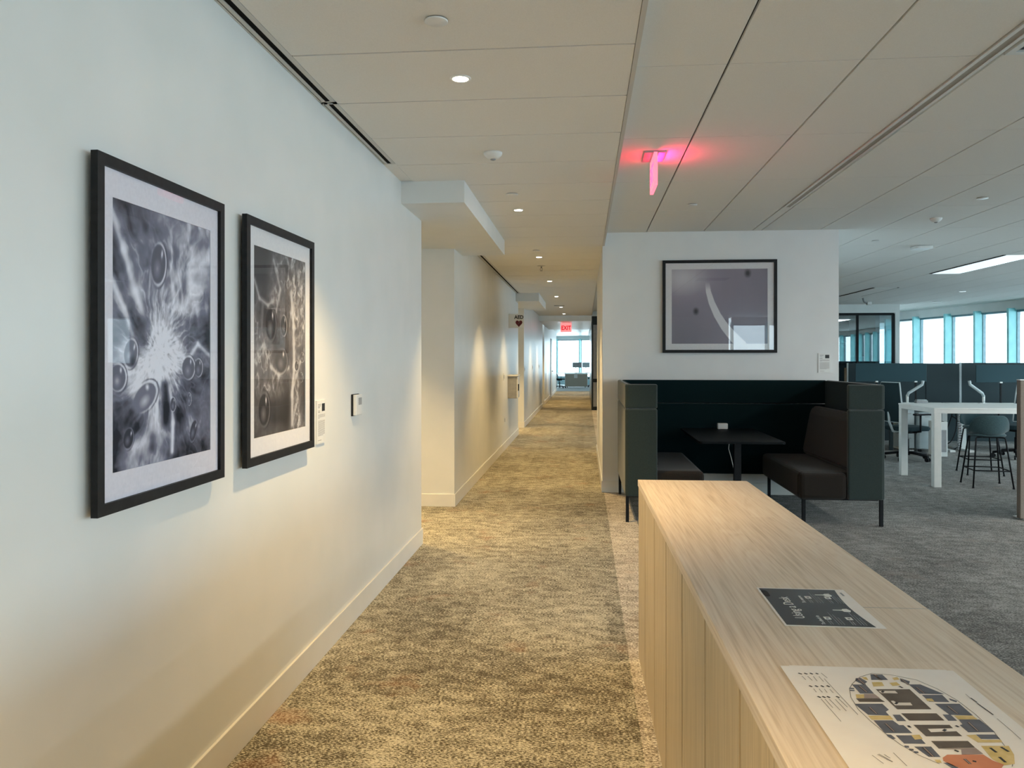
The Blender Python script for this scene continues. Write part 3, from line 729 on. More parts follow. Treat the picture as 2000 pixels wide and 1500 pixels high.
# defibrillator cabinet and sign
t = thing('defibrillator_cabinet', 'white wall cabinet with protruding top under the heart sign', 'cabinet', (XL, 13.15, .80))
bm = B(); box(bm, 0, .15, 0, .38, 0, .37, .004); obj('body', bm, M['grey_p'], t)
bm = B(); box(bm, 0, .175, -.02, .40, .37, .395, .004); obj('top', bm, M['white'], t)
bm = B(); box(bm, .15, .168, .01, .37, .01, .36, .003); dr = obj('door', bm, M['white'], t)
obj('handle', box(B(), .168, .185, .03, .05, .13, .24, .002), M['black'], dr)
t = thing('defibrillator_sign', 'white flag sign with black AED letters and dark red heart', 'sign', (XL, 13.3, 1.985))
bm = B(); box(bm, 0, .25, 0, .012, 0, .24, .002); obj('panel', bm, M['wall'], t)
text('lettering', 'AED', .085, M['ink'], t, (.175, -.001, .155), (PI / 2, 0, 0), 'CENTER', .95, .0025)
bm = B(); hp = []
for k in range(40):
    a = 2 * PI * k / 40; x = 16 * math.sin(a) ** 3; y = 13 * math.cos(a) - 5 * math.cos(2 * a) - 2 * math.cos(3 * a) - math.cos(4 * a)
    hp.append((.175 + x * .0036, -.0005, .080 + y * .0040))
slab(bm, hp, (0, -1, 0), .0008); h_ = obj('heart', bm, M['red'], t)
bm = B(); slab(bm, [(.150, -.0015, .05), (.182, -.0015, .085), (.168, -.0015, .083), (.202, -.0015, .118), (.180, -.0015, .098), (.192, -.0015, .098)], (0, -1, 0), .0008)
obj('lightning_bolt', bm, M['white'], h_)

# far doors in left wall
def door(n, y0, y1, x, handle=True):
    t = thing('door_%d' % n, '', 'door', (x, y0, 0)); del t['label']; del t['category']; t['kind'] = 'structure'
    w = y1 - y0
    bm = B(); box(bm, 0, .02, 0, .05, 0, 2.25); box(bm, 0, .02, w - .05, w, 0, 2.25); box(bm, 0, .02, .05, w - .05, 2.2, 2.25); obj('door_frame', bm, M['grey_p'], t)
    bm = B(); box(bm, 0, .012, .055, w - .055, .005, 2.195); lf = obj('door_leaf', bm, M['door'], t)
    bm = B(); tube(bm, [(.012, w - .12, 1.0), (.06, w - .12, 1.0), (.06, w - .24, 1.0)], .012); obj('door_handle', bm, M['black'], lf)
door(1, 24.25, 25.25, XL - .158)
door(2, 29.9, 30.9, XL + .001)

# ------------------------------------------------------------------ oak counter
PH = .0117
t = thing('oak_counter', 'long light oak credenza counter with vertical planked side running toward the camera', 'counter', (.262, 3.862, 0), PH)
CL, CW, CH = 5.0, .513, .867
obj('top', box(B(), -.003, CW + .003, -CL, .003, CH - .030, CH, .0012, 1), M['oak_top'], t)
bm = B(); box(bm, .0175, CW, -.018, 0, .012, CH - .0302); edges = [0, -.363, -.766, -1.159, -1.558, -1.959, -2.355, -2.755, -3.155, -3.555, -3.955, -4.355, -4.755, -CL]
for a, b_ in zip(edges[:-1], edges[1:]): box(bm, 0, .018, b_ + .0075, a - .0075, .012, CH - .0302, .001, 1)
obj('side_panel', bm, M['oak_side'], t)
gm = noise_tint(mat('groove_shade', rough=.8, spec=.1), (.06, .038, .018), (.085, .055, .028), ns=20); bm = B()  # dark strips laid in the plank grooves to paint in their shade
for q in edges[1:-1]: box(bm, .0035, .0168, q - .0074, q + .0074, .012, CH - .0303)
obj('groove_strip', bm, gm, t)
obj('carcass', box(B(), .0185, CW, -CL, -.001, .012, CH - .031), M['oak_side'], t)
obj('shadow_gap', box(B(), .0170, .0184, -CL, -.004, .012, CH - .031), M['dark'], t)
obj('plinth', box(B(), .004, CW - .02, -CL, -.004, 0, .012), M['base'], t)
bm = B(); box(bm, .29, CW + .0034, -1.947, -1.9455, CH - .03, CH + .0003); obj('seam', bm, M['grey_p'], t)

# flyer on the counter
FX, FY = .437, 1.770
fl = thing('printed_flyer', 'dark letter-size flyer with white border and booking icons on the oak counter', 'flyer', (FX, FY, CH), 0)
fw, fh = .214, .289
obj('sheet', box(B(), 0, fw, 0, fh, .0004, .0011), M['paper'], fl)
bm = B()
cpts = [(.005, .006), (.005, fh - .006)]
for k in range(9):
    q = k / 8; cpts.append((.191 - .011 * math.sin(q * PI) + .003 * q, fh - .006 - q * (fh - .012)))
slab(bm, [(x, y, .0011) for x, y in cpts], (0, 0, 1), .0002); obj('dark_background', bm, M['flyer'], fl)
bm = B(); 
slab(bm, [(.196, fh - .055, .0012), (.201, fh - .055, .0012), (.201, fh - .028, .0012), (.196, fh - .028, .0012)], (0, 0, 1), .0002)
obj('footer_mark', bm, M['flyer_g'], fl)
RT = (0, 0, PI / 2)
text('title_text', 'Using a Desk', .033, M['flyer_w'], fl, (.058, .052, .0014), RT, 'LEFT', .92, 0)
for k, (sx_, sy_, hd) in enumerate(((.085, .175, 'To reserve'), (.085, .020, 'To check in'))):
    text('heading_text', hd, .0125, M['flyer_w'], fl, (sx_ + .007, sy_ - .005, .0014), RT, 'LEFT', 1, 0)
    for j in range(2):
        x = sx_ + .021 + .047 * j
        bm = B(); box(bm, x - .006, x + .008, sy_ + .030, sy_ + .048, .0013, .0015)
        ic = obj('icon', bm, M['flyer_w'], fl)
        obj('icon_detail', box(B(), x - .002, x + .004, sy_ + .036, sy_ + .042, .0015, .0016), M['flyer'], ic)
        bm = B()
        box(bm, x - .004, x - .002, sy_ - .004, sy_ + .026, .0013, .0015); box(bm, x + .001, x + .003, sy_ - .004, sy_ + .020, .0013, .0015)
        for q, ln in ((.013, .085), (.019, .07), (.025, .05)): box(bm, x + q, x + q + .0018, sy_ - .004, sy_ - .004 + ln, .0013, .0015)
        obj('text_lines', bm, M['flyer_g'], fl)
for x, y in ((.150, .236), (.157, .118)):
    hp = [(x + .002, y - .010), (x + .016, y - .012), (x + .020, y), (x + .014, y + .012), (x + .004, y + .010), (x + .001, y + .004), (x - .020, y + .003), (x - .020, y - .001), (x, y - .002)]
    bm = B(); slab(bm, [(a, b_, .0013) for a, b_ in hp], (0, 0, 1), .0003); obj('pointing_hand_icon', bm, M['flyer_w'], fl)
bm = B(); prism(bm, [(.012 + a * .5, .240 + b_ * 1.0) for a, b_ in rrect(.03, .05, .012)], .0013, .0015); obj('photo_shape', bm, M['black'], fl)

# floor plan sheet: polygons given where they lie on the counter top
fp = thing('floor_plan_sheet', 'large white sheet with coloured oval office floor plan on the oak counter', 'floor plan', (.37, 1.535, CH), PH * 1.2)
zt = CH + .0022
obj('sheet', box(B(), 0, .315, -.50, 0, .0012, .0020), M['paper'], fp)
fq = thing('blank_sheet', 'white sheet edge peeking out beneath the floor plan sheet', 'sheet', (.375, 1.5, CH), PH)
obj('sheet', box(B(), .013, .30, -.4, .041, .0003, .0010), M['paper'], fq)
def unpx(pts, z):
    out = []; c, s = math.cos(-PH * 1.2), math.sin(-PH * 1.2)
    for x, y in pts:
        p = PZ(x, y, z); dx, dy = p[0] - .37, p[1] - 1.535; out.append((dx * c - dy * s, dx * s + dy * c, z - CH))
    return out
def zc4(x, y): return (1700 + x / 6.667, 1300 + y / 6.667)      # picture coordinates of the enlarged detail
def zc5(x, y): return (1510 + x / 6.82, 1280 + y / 6.82)
PRINT = B(); PM = []
def ink_index(m):
    if m not in PM: PM.append(m)
    return PM.index(m)
def poly_part(name, polys, m, zo=0):
    n0 = len(PRINT.faces)
    for p in polys: slab(PRINT, unpx(p, zt + zo), (0, 0, 1), .0001)
    PRINT.faces.ensure_lookup_table()
    for f in PRINT.faces[n0:]: f.material_index = ink_index(m)
A4 = lambda *q: [zc4(*p) for p in q]
A5 = lambda *q: [zc5(*p) for p in q]
# faint outline of the building
oc = [(1665, 1335), (1680, 1322), (1703, 1315), (1740, 1318), (1790, 1328), (1830, 1345), (1870, 1368), (1905, 1395), (1940, 1428), (1965, 1460), (1980, 1482), (1977, 1497)]
ol = [(1665, 1335), (1659, 1345), (1662, 1362), (1676, 1385), (1700, 1408), (1730, 1433), (1760, 1455), (1795, 1475), (1835, 1492)]
n0 = 0
for run in (oc, ol):
    P = unpx(run, zt)
    for a, b_ in zip(P[:-1], P[1:]):
        a, b_ = Vector(a), Vector(b_); d = (b_ - a).normalized(); n = Vector((-d.y, d.x, 0)) * .0006
        slab(PRINT, [a - n, b_ - n, b_ + n, a + n], (0, 0, 1), .0001)
for f in PRINT.faces: f.material_index = ink_index(M['ink_g'])
slate = [A4((0, 113), (155, 118), (230, 186), (12, 186)), A4((500, 245), (650, 245), (960, 372), (640, 366)), A4((670, 382), (935, 382), (1030, 475), (765, 470)),
         A4((840, 497), (1160, 497), (1335, 650), (1030, 640)), A4((-210, 497), (155, 497), (240, 575), (200, 600), (245, 650), (-30, 640)), A4((290, 640), (385, 640), (465, 722), (350, 722)),
         A4((940, 637), (1040, 637), (1130, 718), (1015, 718)), A4((1150, 702), (1420, 702), (1620, 865), (1275, 868), (1165, 775), (1200, 765)),
         A4((40, 713), (290, 713), (375, 775), (430, 775), (545, 878), (190, 878)), A4((330, 908), (620, 908), (720, 1018), (440, 1015)),
         A4((570, 1055), (790, 1055), (915, 1190), (760, 1188)), A4((1375, 898), (1630, 898), (1690, 955), (1440, 955)),
         A5((1100, 305), (1165, 300), (1255, 352), (1200, 390), (1095, 340)), A5((1050, 388), (1230, 388), (1345, 510), (1160, 508)),
         A4((385, 165), (515, 205), (500, 245), (395, 205))]
poly_part('slate_rooms', slate, M['fp_blue'])
brown = [A4((70, 308), (510, 308), (795, 568), (350, 568)), A4((400, 622), (860, 622), (965, 715), (505, 715)),
         A4((560, 772), (1030, 772), (1075, 815), (745, 822), (790, 868), (1120, 855), (1195, 918), (725, 920)), A4((790, 982), (1270, 982), (1365, 1068), (890, 1080)),
         A5((1105, 575), (1420, 575), (1490, 620), (1150, 618))]
poly_part('brown_core', brown, M['fp_brown'])
poly_part('corridor_cutouts', [A4((105, 328), (320, 328), (358, 362), (140, 358)), A4((265, 460), (300, 458), (340, 482), (520, 482), (548, 518), (320, 518))], M['fp_pale'], .0002)
poly_part('mauve_rooms', [A5((1210, 515), (1350, 515), (1425, 572), (1215, 572)), A4((900, 1088), (1370, 1072), (1470, 1150), (1190, 1160), (1180, 1090))], M['fp_mauve'], .0001)
yel = [A4((-30, 652), (255, 652), (300, 703), (20, 705)), A4((1090, 650), (1330, 650), (1395, 698), (1145, 700)), A4((20, 215), (150, 215), (180, 265), (40, 272)), A4((285, 160), (350, 150), (380, 180), (310, 190)),
       A4((250, 225), (340, 215), (390, 255), (290, 265)), A4((720, 430), (800, 430), (835, 468), (740, 462)), A4((530, 905), (640, 900), (680, 955), (580, 965)), A4((1440, 1045), (1800, 1045), (1870, 1160), (1880, 1280), (1740, 1300), (1590, 1220)),
       A4((1250, 905), (1370, 900), (1450, 965), (1700, 965), (1720, 1000), (1400, 1000)), A5((1100, 520), (1210, 520), (1215, 570), (1110, 570)), A4((835, 1225), (905, 1225), (930, 1265), (870, 1265)), A5((1180, 290), (1240, 290), (1270, 330), (1215, 320))]
poly_part('yellow_rooms', yel, M['fp_yel'], .00005)
poly_part('orange_area', [A4((940, 1200), (1000, 1160), (1190, 1160), (1470, 1158), (1590, 1235), (1740, 1290), (1700, 1345), (1200, 1345), (1060, 1300), (950, 1240))], M['fp_or'], .0001)
poly_part('grey_tables', [A4((205, 895), (270, 900), (330, 950), (290, 960), (230, 925)), A4((440, 1040), (500, 1045), (505, 1070), (450, 1065)), A4((500, 1080), (560, 1085), (565, 1108), (510, 1105)), A4((560, 1115), (620, 1118), (630, 1140), (575, 1138)),
                          A4((1020, 425), (1130, 460), (1120, 478), (1040, 450)), A4((950, 1265), (1010, 1265), (1150, 1330), (1080, 1345)), A5((1015, 430), (1080, 435), (1080, 450), (1015, 445)), A5((1020, 458), (1085, 462), (1085, 475), (1022, 472))], M['fp_blue'], .0001)
def bars(name, segs, m, w=.0016, zo=.00025):
    n0 = len(PRINT.faces)
    for (x0, y0), (x1, y1) in segs:
        P = unpx([(x0, y0), (x1, y1)], zt + zo); a, b_ = Vector(P[0]), Vector(P[1]); d = (b_ - a).normalized(); n = Vector((-d.y, d.x, 0)) * w / 2
        slab(PRINT, [a - n, b_ - n, b_ + n, a + n], (0, 0, 1), .0001)
    PRINT.faces.ensure_lookup_table()
    for f in PRINT.faces[n0:]: f.material_index = ink_index(m)
NAMES = [(zc4(60, 115), zc4(130, 188)), (zc4(600, 280), zc4(700, 360)), (zc4(1010, 525), zc4(1135, 625)), (zc4(-10, 540), zc4(80, 625)), (zc4(1280, 740), zc4(1400, 850)), (zc4(200, 755), zc4(310, 858)), (zc4(695, 1065), zc4(820, 1185)), (zc4(400, 172), zc4(500, 248)),
                    (zc5(1340, 252), zc5(1440, 330)), (zc5(1130, 310), zc5(1220, 385)), (zc5(1145, 405), zc5(1250, 490)), (zc4(1225, 1215), zc4(1300, 1280)), (zc4(1330, 1240), zc4(1380, 1252)), (zc4(1560, 1070), zc4(1640, 1130)), (zc4(1700, 1060), zc4(1800, 1120)), (zc4(1680, 1190), zc4(1760, 1260)),
                    (zc4(1095, 1100), zc4(1150, 1120)), (zc4(375, 268), zc4(420, 290)), (zc4(1110, 780), zc4(1150, 800)), (zc4(490, 780), zc4(520, 805)), (zc4(950, 850), zc4(980, 830)), (zc4(150, 350), zc4(170, 330)), (zc4(325, 500), zc4(350, 480))]
bars('room_names', NAMES, M['ink'], .0042)
bars('room_names', NAMES[:12], M['fp_mauve'], .0022, .0004)
if 0: pass
lg = [(zc5(385 + 75 * k, 275 + 2 * k), zc5(435 + 75 * k + 12 * (k % 2), 325 + 8 * k)) for k in range(4)]
lg += [(zc5(540 + 72 * k, 445 + 2 * k), zc5(575 + 72 * k + 10 * (k % 2), 490 + 2 * k)) for k in range(4)]
lg += [(zc5(640, 580), zc5(905, 880)), (zc5(690, 580), zc5(795, 695)), (zc5(750, 585), zc5(895, 730)), (zc5(830, 585), zc5(975, 740)), (zc5(870, 570), zc5(990, 690)), (zc5(640, 235), zc5(720, 300))]
lg += [(zc5(1320, 1330), zc5(1470, 1440)), (zc5(1390, 1320), zc5(1590, 1420)), (zc5(1480, 1320), zc5(1560, 1370)), (zc4(300, 1135), zc4(475, 1305)), (zc4(110, 1150), zc4(290, 1250))]
lg += [(zc4(1650, 690), zc4(1850, 860)), (zc4(1850, 860), zc4(1960, 960)), (zc4(1240, 370), zc4(1310, 430)), (zc5(680, 310), zc5(1130, 790))]
bars('legend_text', lg, M['ink_g'], .0010)
bars('legend_title', [(zc4(1305, 420), zc4(1390, 480)), (zc4(1390, 490), zc4(1600, 640))], M['ink'], .0022)
bars('legend_icons', [(zc5(335 + 78 * k, 236), zc5(385 + 72 * k, 250)) for k in range(4)] + [(zc5(480 + 78 * k, 402), zc5(520 + 78 * k, 420)) for k in range(4)] + [(zc5(592 + 62 * k, 545), zc5(635 + 62 * k, 562)) for k in (0, 1, 2, 4)], M['ink'], .0034)

obj('printed_plan', PRINT, PM, fp)

# ------------------------------------------------------------------ meeting booth
BX0, BX1, BY0, BY1, BZ0, BZ1 = .362, 2.59, 7.08, 8.62, .232, 1.232
t = thing('meeting_booth', 'dark teal high-backed two-seat meeting booth on thin black legs below the wide picture', 'booth', (BX0, BY0, 0))
w, d = BX1 - BX0, BY1 - BY0; th_ = .045
def panel(name, boxes, m, bev=.016, label=None):
    bm = B()
    for b_ in boxes: box(bm, *b_, bev, 3)
    o = obj(name, bm, m, t)
    for p in o.data.polygons: p.use_smooth = False
    if label: o['label'] = label
    return o
zs = 1.012
panel('side_panel', [(0, th_, 0, d, BZ0, zs), (0, th_, 0, d, zs + .003, BZ1)], M['teal_out'], label='left side panel, lit greyer green')
panel('side_panel', [(w - th_, w, 0, d, BZ0, zs), (w - th_, w, 0, d, zs + .003, BZ1)], M['teal_out'])
panel('front_panel', [(.012, .285, -.004, .044, BZ0, zs), (.012, .285, -.004, .044, zs + .003, BZ1)], M['teal_out'])
panel('front_panel', [(w - .31, w - .012, -.004, .044, BZ0, zs), (w - .31, w - .012, -.004, .044, zs + .003, BZ1)], M['teal_out'])
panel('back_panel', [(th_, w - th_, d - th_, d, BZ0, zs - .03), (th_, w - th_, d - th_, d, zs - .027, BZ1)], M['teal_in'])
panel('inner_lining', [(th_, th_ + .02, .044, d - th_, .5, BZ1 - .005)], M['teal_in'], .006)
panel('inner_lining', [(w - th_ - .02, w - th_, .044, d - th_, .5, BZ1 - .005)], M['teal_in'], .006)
panel('seat_cushion', [(.10, .70, .02, d - th_ - .01, BZ0 - .006, .462)], M['seat_br'], .045)
panel('seat_cushion', [(w - .715, w - .312, .0, .07, BZ0 - .006, .462), (w - .715, w - .10, .05, d - th_ - .01, BZ0 - .006, .462)], M['seat_br'], .040)
for s in (0, 1):
    bm = B(); x0 = th_ + .03 if s == 0 else w - th_ - .03; k = 1 if s == 0 else -1
    prof = [(0, .46), (.20, .46), (.225, .50), (.15, .90), (.12, .955), (.07, .965), (0, .95)]
    n = len(prof); ra = [bm.verts.new((x0 + k * a, .06, z)) for a, z in prof]; rb = [bm.verts.new((x0 + k * a, d - th_ - .02, z)) for a, z in prof]
    fs = [bm.faces.new(ra), bm.faces.new(rb)] + [bm.faces.new((ra[i], ra[(i + 1) % n], rb[(i + 1) % n], rb[i])) for i in range(n)]
    bmesh.ops.recalc_face_normals(bm, faces=fs); bmesh.ops.bevel(bm, geom=list(bm.edges), offset=.012, segments=2, affect='EDGES')
    obj('back_cushion', bm, M['seat_br'], t)
for x, y in ((.022, .03), (.022, d - .05), (w - .022, .03), (w - .022, d - .05), (w - .655, .11), (w - .655, d - .12), (.655, .11), (.655, d - .12)):
    obj('leg', box(B(), x - .014, x + .014, y - .014, y + .014, 0, BZ0 + .01), M['black_m'], t)
bm = B(); box(bm, w - .66, w - .02, .10, .125, BZ0 - .022, BZ0 - .006); box(bm, .02, .66, .10, .125, BZ0 - .022, BZ0 - .006)
box(bm, w - .667, w - .642, .10, d - .1, BZ0 - .022, BZ0 - .006); box(bm, .642, .667, .10, d - .1, BZ0 - .022, BZ0 - .006)
obj('seat_frame', bm, M['black_m'], t)
# booth table
tx0, tx1 = PY(1366, 867, 7.12)[0], PY(1536, 869, 7.12)[0]
t = thing('booth_table', 'black rectangular table on a square post inside the dark booth', 'table', ((tx0 + tx1) / 2, 7.12, 0))
hw = (tx1 - tx0) / 2
bm = B(); prism(bm, [(a, b_ + .70) for a, b_ in rrect(2 * hw, 1.40, .03)], .703, .722); obj('tabletop', bm, M['table_blk'], t)
obj('leg', box(B(), -.03, .03, .22, .28, .02, .703), M['black_m'], t)
obj('base', box(B(), -.2, .2, .12, .62, 0, .012, .003, 1), M['black_m'], t)
t = thing('power_module', 'small white desktop power module on the booth table', 'power outlet', (PY(1411, 839, 8.42)[0], 8.42, .7225))
bm = B(); box(bm, -.052, .052, -.03, .03, 0, .062, .008); obj('housing', bm, M['white'], t)
bm = B(); box(bm, -.035, .035, -.0315, -.030, .018, .045); obj('socket', bm, M['white_m'], t)
c0 = PY(1425, 874, 7.6); pts = [(c0[0] + a, 7.6 + .1 * math.sin(b_ * 9), z) for a, b_, z in ((0, 0, .70), (.005, .1, .60), (.03, .2, .52), (.045, .3, .42), (.075, .4, .32), (.085, .5, .2), (.10, .6, .06), (.12, .7, .006), (.2, .8, .006))]
pmx = t.location.x
obj('cord', tube(B(), [(a - pmx, b_ - 8.42, z - .7225) for a, b_, z in pts], .004), M['white'], t)

# ------------------------------------------------------------------ divider panel at right edge
t = thing('freestanding_divider', 'grey-tan divider panel at the right edge beside the bar stools', 'divider', (3.915, 7.5, 0))
obj('panel', box(B(), 0, 1.4, 0, .06, .012, 1.262, .006, 1), M['tan_p'], t)
obj('cap', box(B(), 0, 1.4, -.002, .062, 1.262, 1.27), M['white_m'], t)
for x in (.03, 1.33):
    obj('foot', box(B(), x, x + .05, -.12, .18, 0, .012), M['white_m'], t)

# ------------------------------------------------------------------ high table and stools
t = thing('high_table', 'white counter-height table with square legs near the bar stools', 'table', (3.95, 9.34, 0))
TW, TD, TH = 2.6, 1.02, .902
obj('tabletop', box(B(), 0, TW, 0, TD, TH - .020, TH, .002, 1), M['white_m'], t)
bm = B(); box(bm, .004, TW - .004, .004, .03, TH - .062, TH - .0202); box(bm, .004, TW - .004, TD - .03, TD - .004, TH - .062, TH - .0202)
box(bm, .004, .03, .03, TD - .03, TH - .062, TH - .0202); box(bm, TW - .03, TW - .004, .03, TD - .03, TH - .062, TH - .0202); obj('apron', bm, M['white_m'], t)
obj('underside', box(B(), .03, TW - .03, .03, TD - .03, TH - .045, TH - .0205), M['black_m'], t)
for x, y in ((.004, .004), (.004, TD - .084), (TW - .084, .004), (TW - .084, TD - .084)):
    obj('leg', box(B(), x, x + .080, y, y + .080, 0, TH - .0622, .003, 1), M['white_m'], t)

def make_stool(label):
    t = thing('bar_stool', label, 'stool', (0, 0, 0), 0, None)
    # seat pad + wrap-around low back in felt; back on -Y side
    bm = B(); n = 28
    prof = rrect(.37, .35, .14, 7)
    prism(bm, prof, .575, .605)
    bmesh.ops.bevel(bm, geom=[e for e in bm.edges], offset=.008, segments=2, affect='EDGES')
    for f in bm.faces: f.smooth = True
    obj('seat', bm, M['stool_f'], t)
    bm = B(); rings = []
    K = 24
    for i in range(K + 1):
        q = i / K * 2 - 1; a = -PI / 2 + q * math.radians(78)
        hgt = .225 * (1 - abs(q) ** 3.2) + .012; zlo = .590 + .03 * abs(q) ** 2
        R = .160; cx, cy = R * math.cos(a) * 1.06, R * math.sin(a) * 1.1
        ox, oy = math.cos(a), math.sin(a)
        ring = []
        for (dr, zz) in ((-.012, 0), (-.012 + .01, .5), (.008, 1.0), (.022, 1.0), (.030, .5), (.014, 0)):
            lean = .035 * zz
            ring.append(bm.verts.new((cx + ox * (dr + lean), cy + oy * (dr + lean), zlo + hgt * zz)))
        rings.append(ring)
    for i in range(K):
        for k in range(6):
            f = bm.faces.new((rings[i][k], rings[i][(k + 1) % 6], rings[i + 1][(k + 1) % 6], rings[i + 1][k])); f.smooth = True
    bm.faces.new(rings[0]); bm.faces.new(rings[-1][::-1]); bmesh.ops.recalc_face_normals(bm, faces=bm.faces)
    o = obj('backrest', bm, M['stool_f'], t); sm = o.modifiers.new('subd', 'SUBSURF'); sm.levels = 1; sm.render_levels = 2
    for sx in (-1, 1):
        for sy in (-1, 1):
            pts = [(sx * .07, sy * .10, .568), (sx * .135, sy * .125, .566), (sx * .150, sy * .132, .552), (sx * .205, sy * .215, .012)]
            bm = B(); tube(bm, pts, .0088, 10); cyl(bm, (sx * .205, sy * .215, 0), (sx * .205, sy * .215, .014), .013); obj('leg', bm, M['black_m'], t)
    c = lambda z: .150 + (.552 - z) / .54 * .055
    d_ = lambda z: .132 + (.552 - z) / .54 * .083
    bm = B(); z = .195
    P = [(-c(z), -d_(z), z), (c(z), -d_(z), z), (c(z), d_(z), z), (-c(z), d_(z), z)]
    for k in range(4): tube(bm, [P[k], P[(k + 1) % 4]], .007)
    obj('footrest', bm, M['black_m'], t)
    bm = B(); box(bm, -.09, .09, -.11, .11, .560, .575); obj('seat_plate', bm, M['black_m'], t)
    return t
st = make_stool('teal-grey felt bar stool with its rounded back to the camera, nearest the divider')
st.location = (4.605, 9.52, 0); st.rotation_euler = (0, 0, math.radians(-8))
dup(st, (5.02, 10.55, 0), math.radians(172), 'teal-grey felt bar stool on the far side of the white high table')

# ------------------------------------------------------------------ task chairs
def make_chair(label):
    t = thing('task_chair', label, 'chair', (0, 0, 0), 0, None)
    bm = B()
    for k in range(5):
        a = 2 * PI * k / 5 + .3; tube(bm, [(0, 0, .11), (.15 * math.cos(a), .15 * math.sin(a), .10), (.31 * math.cos(a), .31 * math.sin(a), .075)], .019)
    cyl(bm, (0, 0, .07), (0, 0, .13), .035); obj('base', bm, M['black_m'], t)
    for k in range(5):
        a = 2 * PI * k / 5 + .3; bm = B(); x, y = .31 * math.cos(a), .31 * math.sin(a)
        for s in (-1, 1): cyl(bm, (x - s * .010 * math.sin(a), y + s * .010 * math.cos(a), .030), (x - s * .030 * math.sin(a), y + s * .030 * math.cos(a), .030), .030)
        cyl(bm, (x, y, .035), (x, y, .085), .010); obj('caster', bm, M['black_m'], t)
    obj('column', cyl(cyl(B(), (0, 0, .12), (0, 0, .30), .026), (0, 0, .28), (0, 0, .42), .015), M['black_m'], t)
    bm = B(); prism(bm, rrect(.50, .48, .12, 6), .43, .49); bmesh.ops.bevel(bm, geom=list(bm.edges), offset=.015, segments=2, affect='EDGES'); obj('seat', bm, M['mesh_f'], t)
    obj('mechanism', box(B(), -.09, .09, -.14, .10, .385, .428, .01), M['black_m'], t)
    # back at -Y, curved sheet
    bm = B(); rows = []
    nz, nx = 12, 10
    for j in range(nz + 1):
        q = j / nz; z = .56 + .56 * q; yy = -.22 - .075 * math.sin(q * PI) * .6 - .06 * q; wv = .22 + .03 * math.sin(q * PI) - .035 * q ** 3
        rows.append([(-wv + 2 * wv * i / nx, yy - .045 * (1 - ((i / nx) * 2 - 1) ** 2), z) for i in range(nx + 1)])
    v = [[bm.verts.new(p) for p in r] for r in rows]; v2 = [[bm.verts.new((p[0], p[1] - .012, p[2])) for p in r] for r in rows]
    for j in range(nz):
        for i in range(nx):
            f = bm.faces.new((v[j][i], v[j][i + 1], v[j + 1][i + 1], v[j + 1][i])); f.smooth = True
            f = bm.faces.new((v2[j][i], v2[j + 1][i], v2[j + 1][i + 1], v2[j][i + 1])); f.smooth = True
    obj('backrest', bm, M['mesh_f'], t)
    ed = [rows[j][0] for j in range(nz + 1)] + rows[nz][1:-1] + [rows[j][nx] for j in range(nz, -1, -1)] + rows[0][1:-1][::-1]
    bm = B(); tube(bm, ed + [ed[0]], .012); tube(bm, [(0, -.02, .40), (0, -.24, .42), (0, -.30, .55), (0, -.31, .70)], .018); obj('back_frame', bm, M['ped'], t)
    for s in (-1, 1):
        bm = B(); tube(bm, [(s * .12, 0, .41), (s * .27, 0, .43), (s * .29, -.02, .50), (s * .29, -.02, .66)], .014); box(bm, s * .29 - .04, s * .29 + .04, -.12, .14, .66, .685, .008); obj('armrest', bm, M['black_m'], t)
    return t
ch = make_chair('dark mesh task chair seen from the side, left of the white high table')
cx, cy, _ = PY(1772, 880, 11.9); ch.location = (cx, cy, 0); ch.rotation_euler = (0, 0, math.radians(-72))
p = PY(1985, 880, 12.3); dup(ch, (p[0], p[1], 0), math.radians(10), 'dark task chair with its back showing above the high table at right edge')

# ------------------------------------------------------------------ workstations
DY0, DY1, DZ = 12.9, 13.62, .742
def desk(label, x0, x1, leg_l=True):
    t = thing('workstation_desk', label, 'desk', (x0, DY0, 0), 0, None); w = x1 - x0
    obj('desktop', box(B(), 0, w, 0, DY1 - DY0, DZ - .03, DZ, .003, 1), M['desk'], t)
    for x in (.10, w - .16):
        bm = B(); box(bm, x, x + .08, .30, .42, .03, DZ - .03); box(bm, x, x + .08, .02, .70, 0, .03); obj('leg', bm, M['white_m'], t)
    return t
d1x0, d1x1 = PY(1763, 785, DY0)[0], PY(1878, 785, DY0)[0]
desk('long white workstation desk with a monitor arm and grey box, left one', d1x0, d1x1)
d2x1 = d1x1 + .06 + 1.5
desk('second white workstation desk, behind the bar stools', d1x1 + .03, d2x1)
# partition run behind the desks
def partition(label, x0, x1, y, z1, splits=()):
    t = thing('office_partition', label, 'partition', (x0, y, 0), 0, None); w = x1 - x0
    ed = [0] + [s - x0 for s in splits] + [w]
    for a, b_ in zip(ed[:-1], ed[1:]): obj('panel', box(B(), a + .004, b_ - .004, 0, .045, .05, z1, .004, 1), M['screen_f'], t)
    bm = B(); box(bm, -.012, .002, -.004, .049, 0, z1 + .006); box(bm, w - .002, w + .012, -.004, .049, 0, z1 + .006); obj('post', bm, M['ped'], t)
    return t
xa, xb, xc = PY(1668, 709, 14.2)[0], PY(1808, 709, 14.2)[0], PY(1874, 709, 14.2)[0]
partition('slate-blue fabric partition run left of the light vertical post', xa - .1, xc, 14.2, 1.385, (xb,))
partition('slate-blue fabric partition run right of the light vertical post', xc + .03, xc + 4.2, 14.2, 1.395, (xc + 1.45, xc + 2.9))
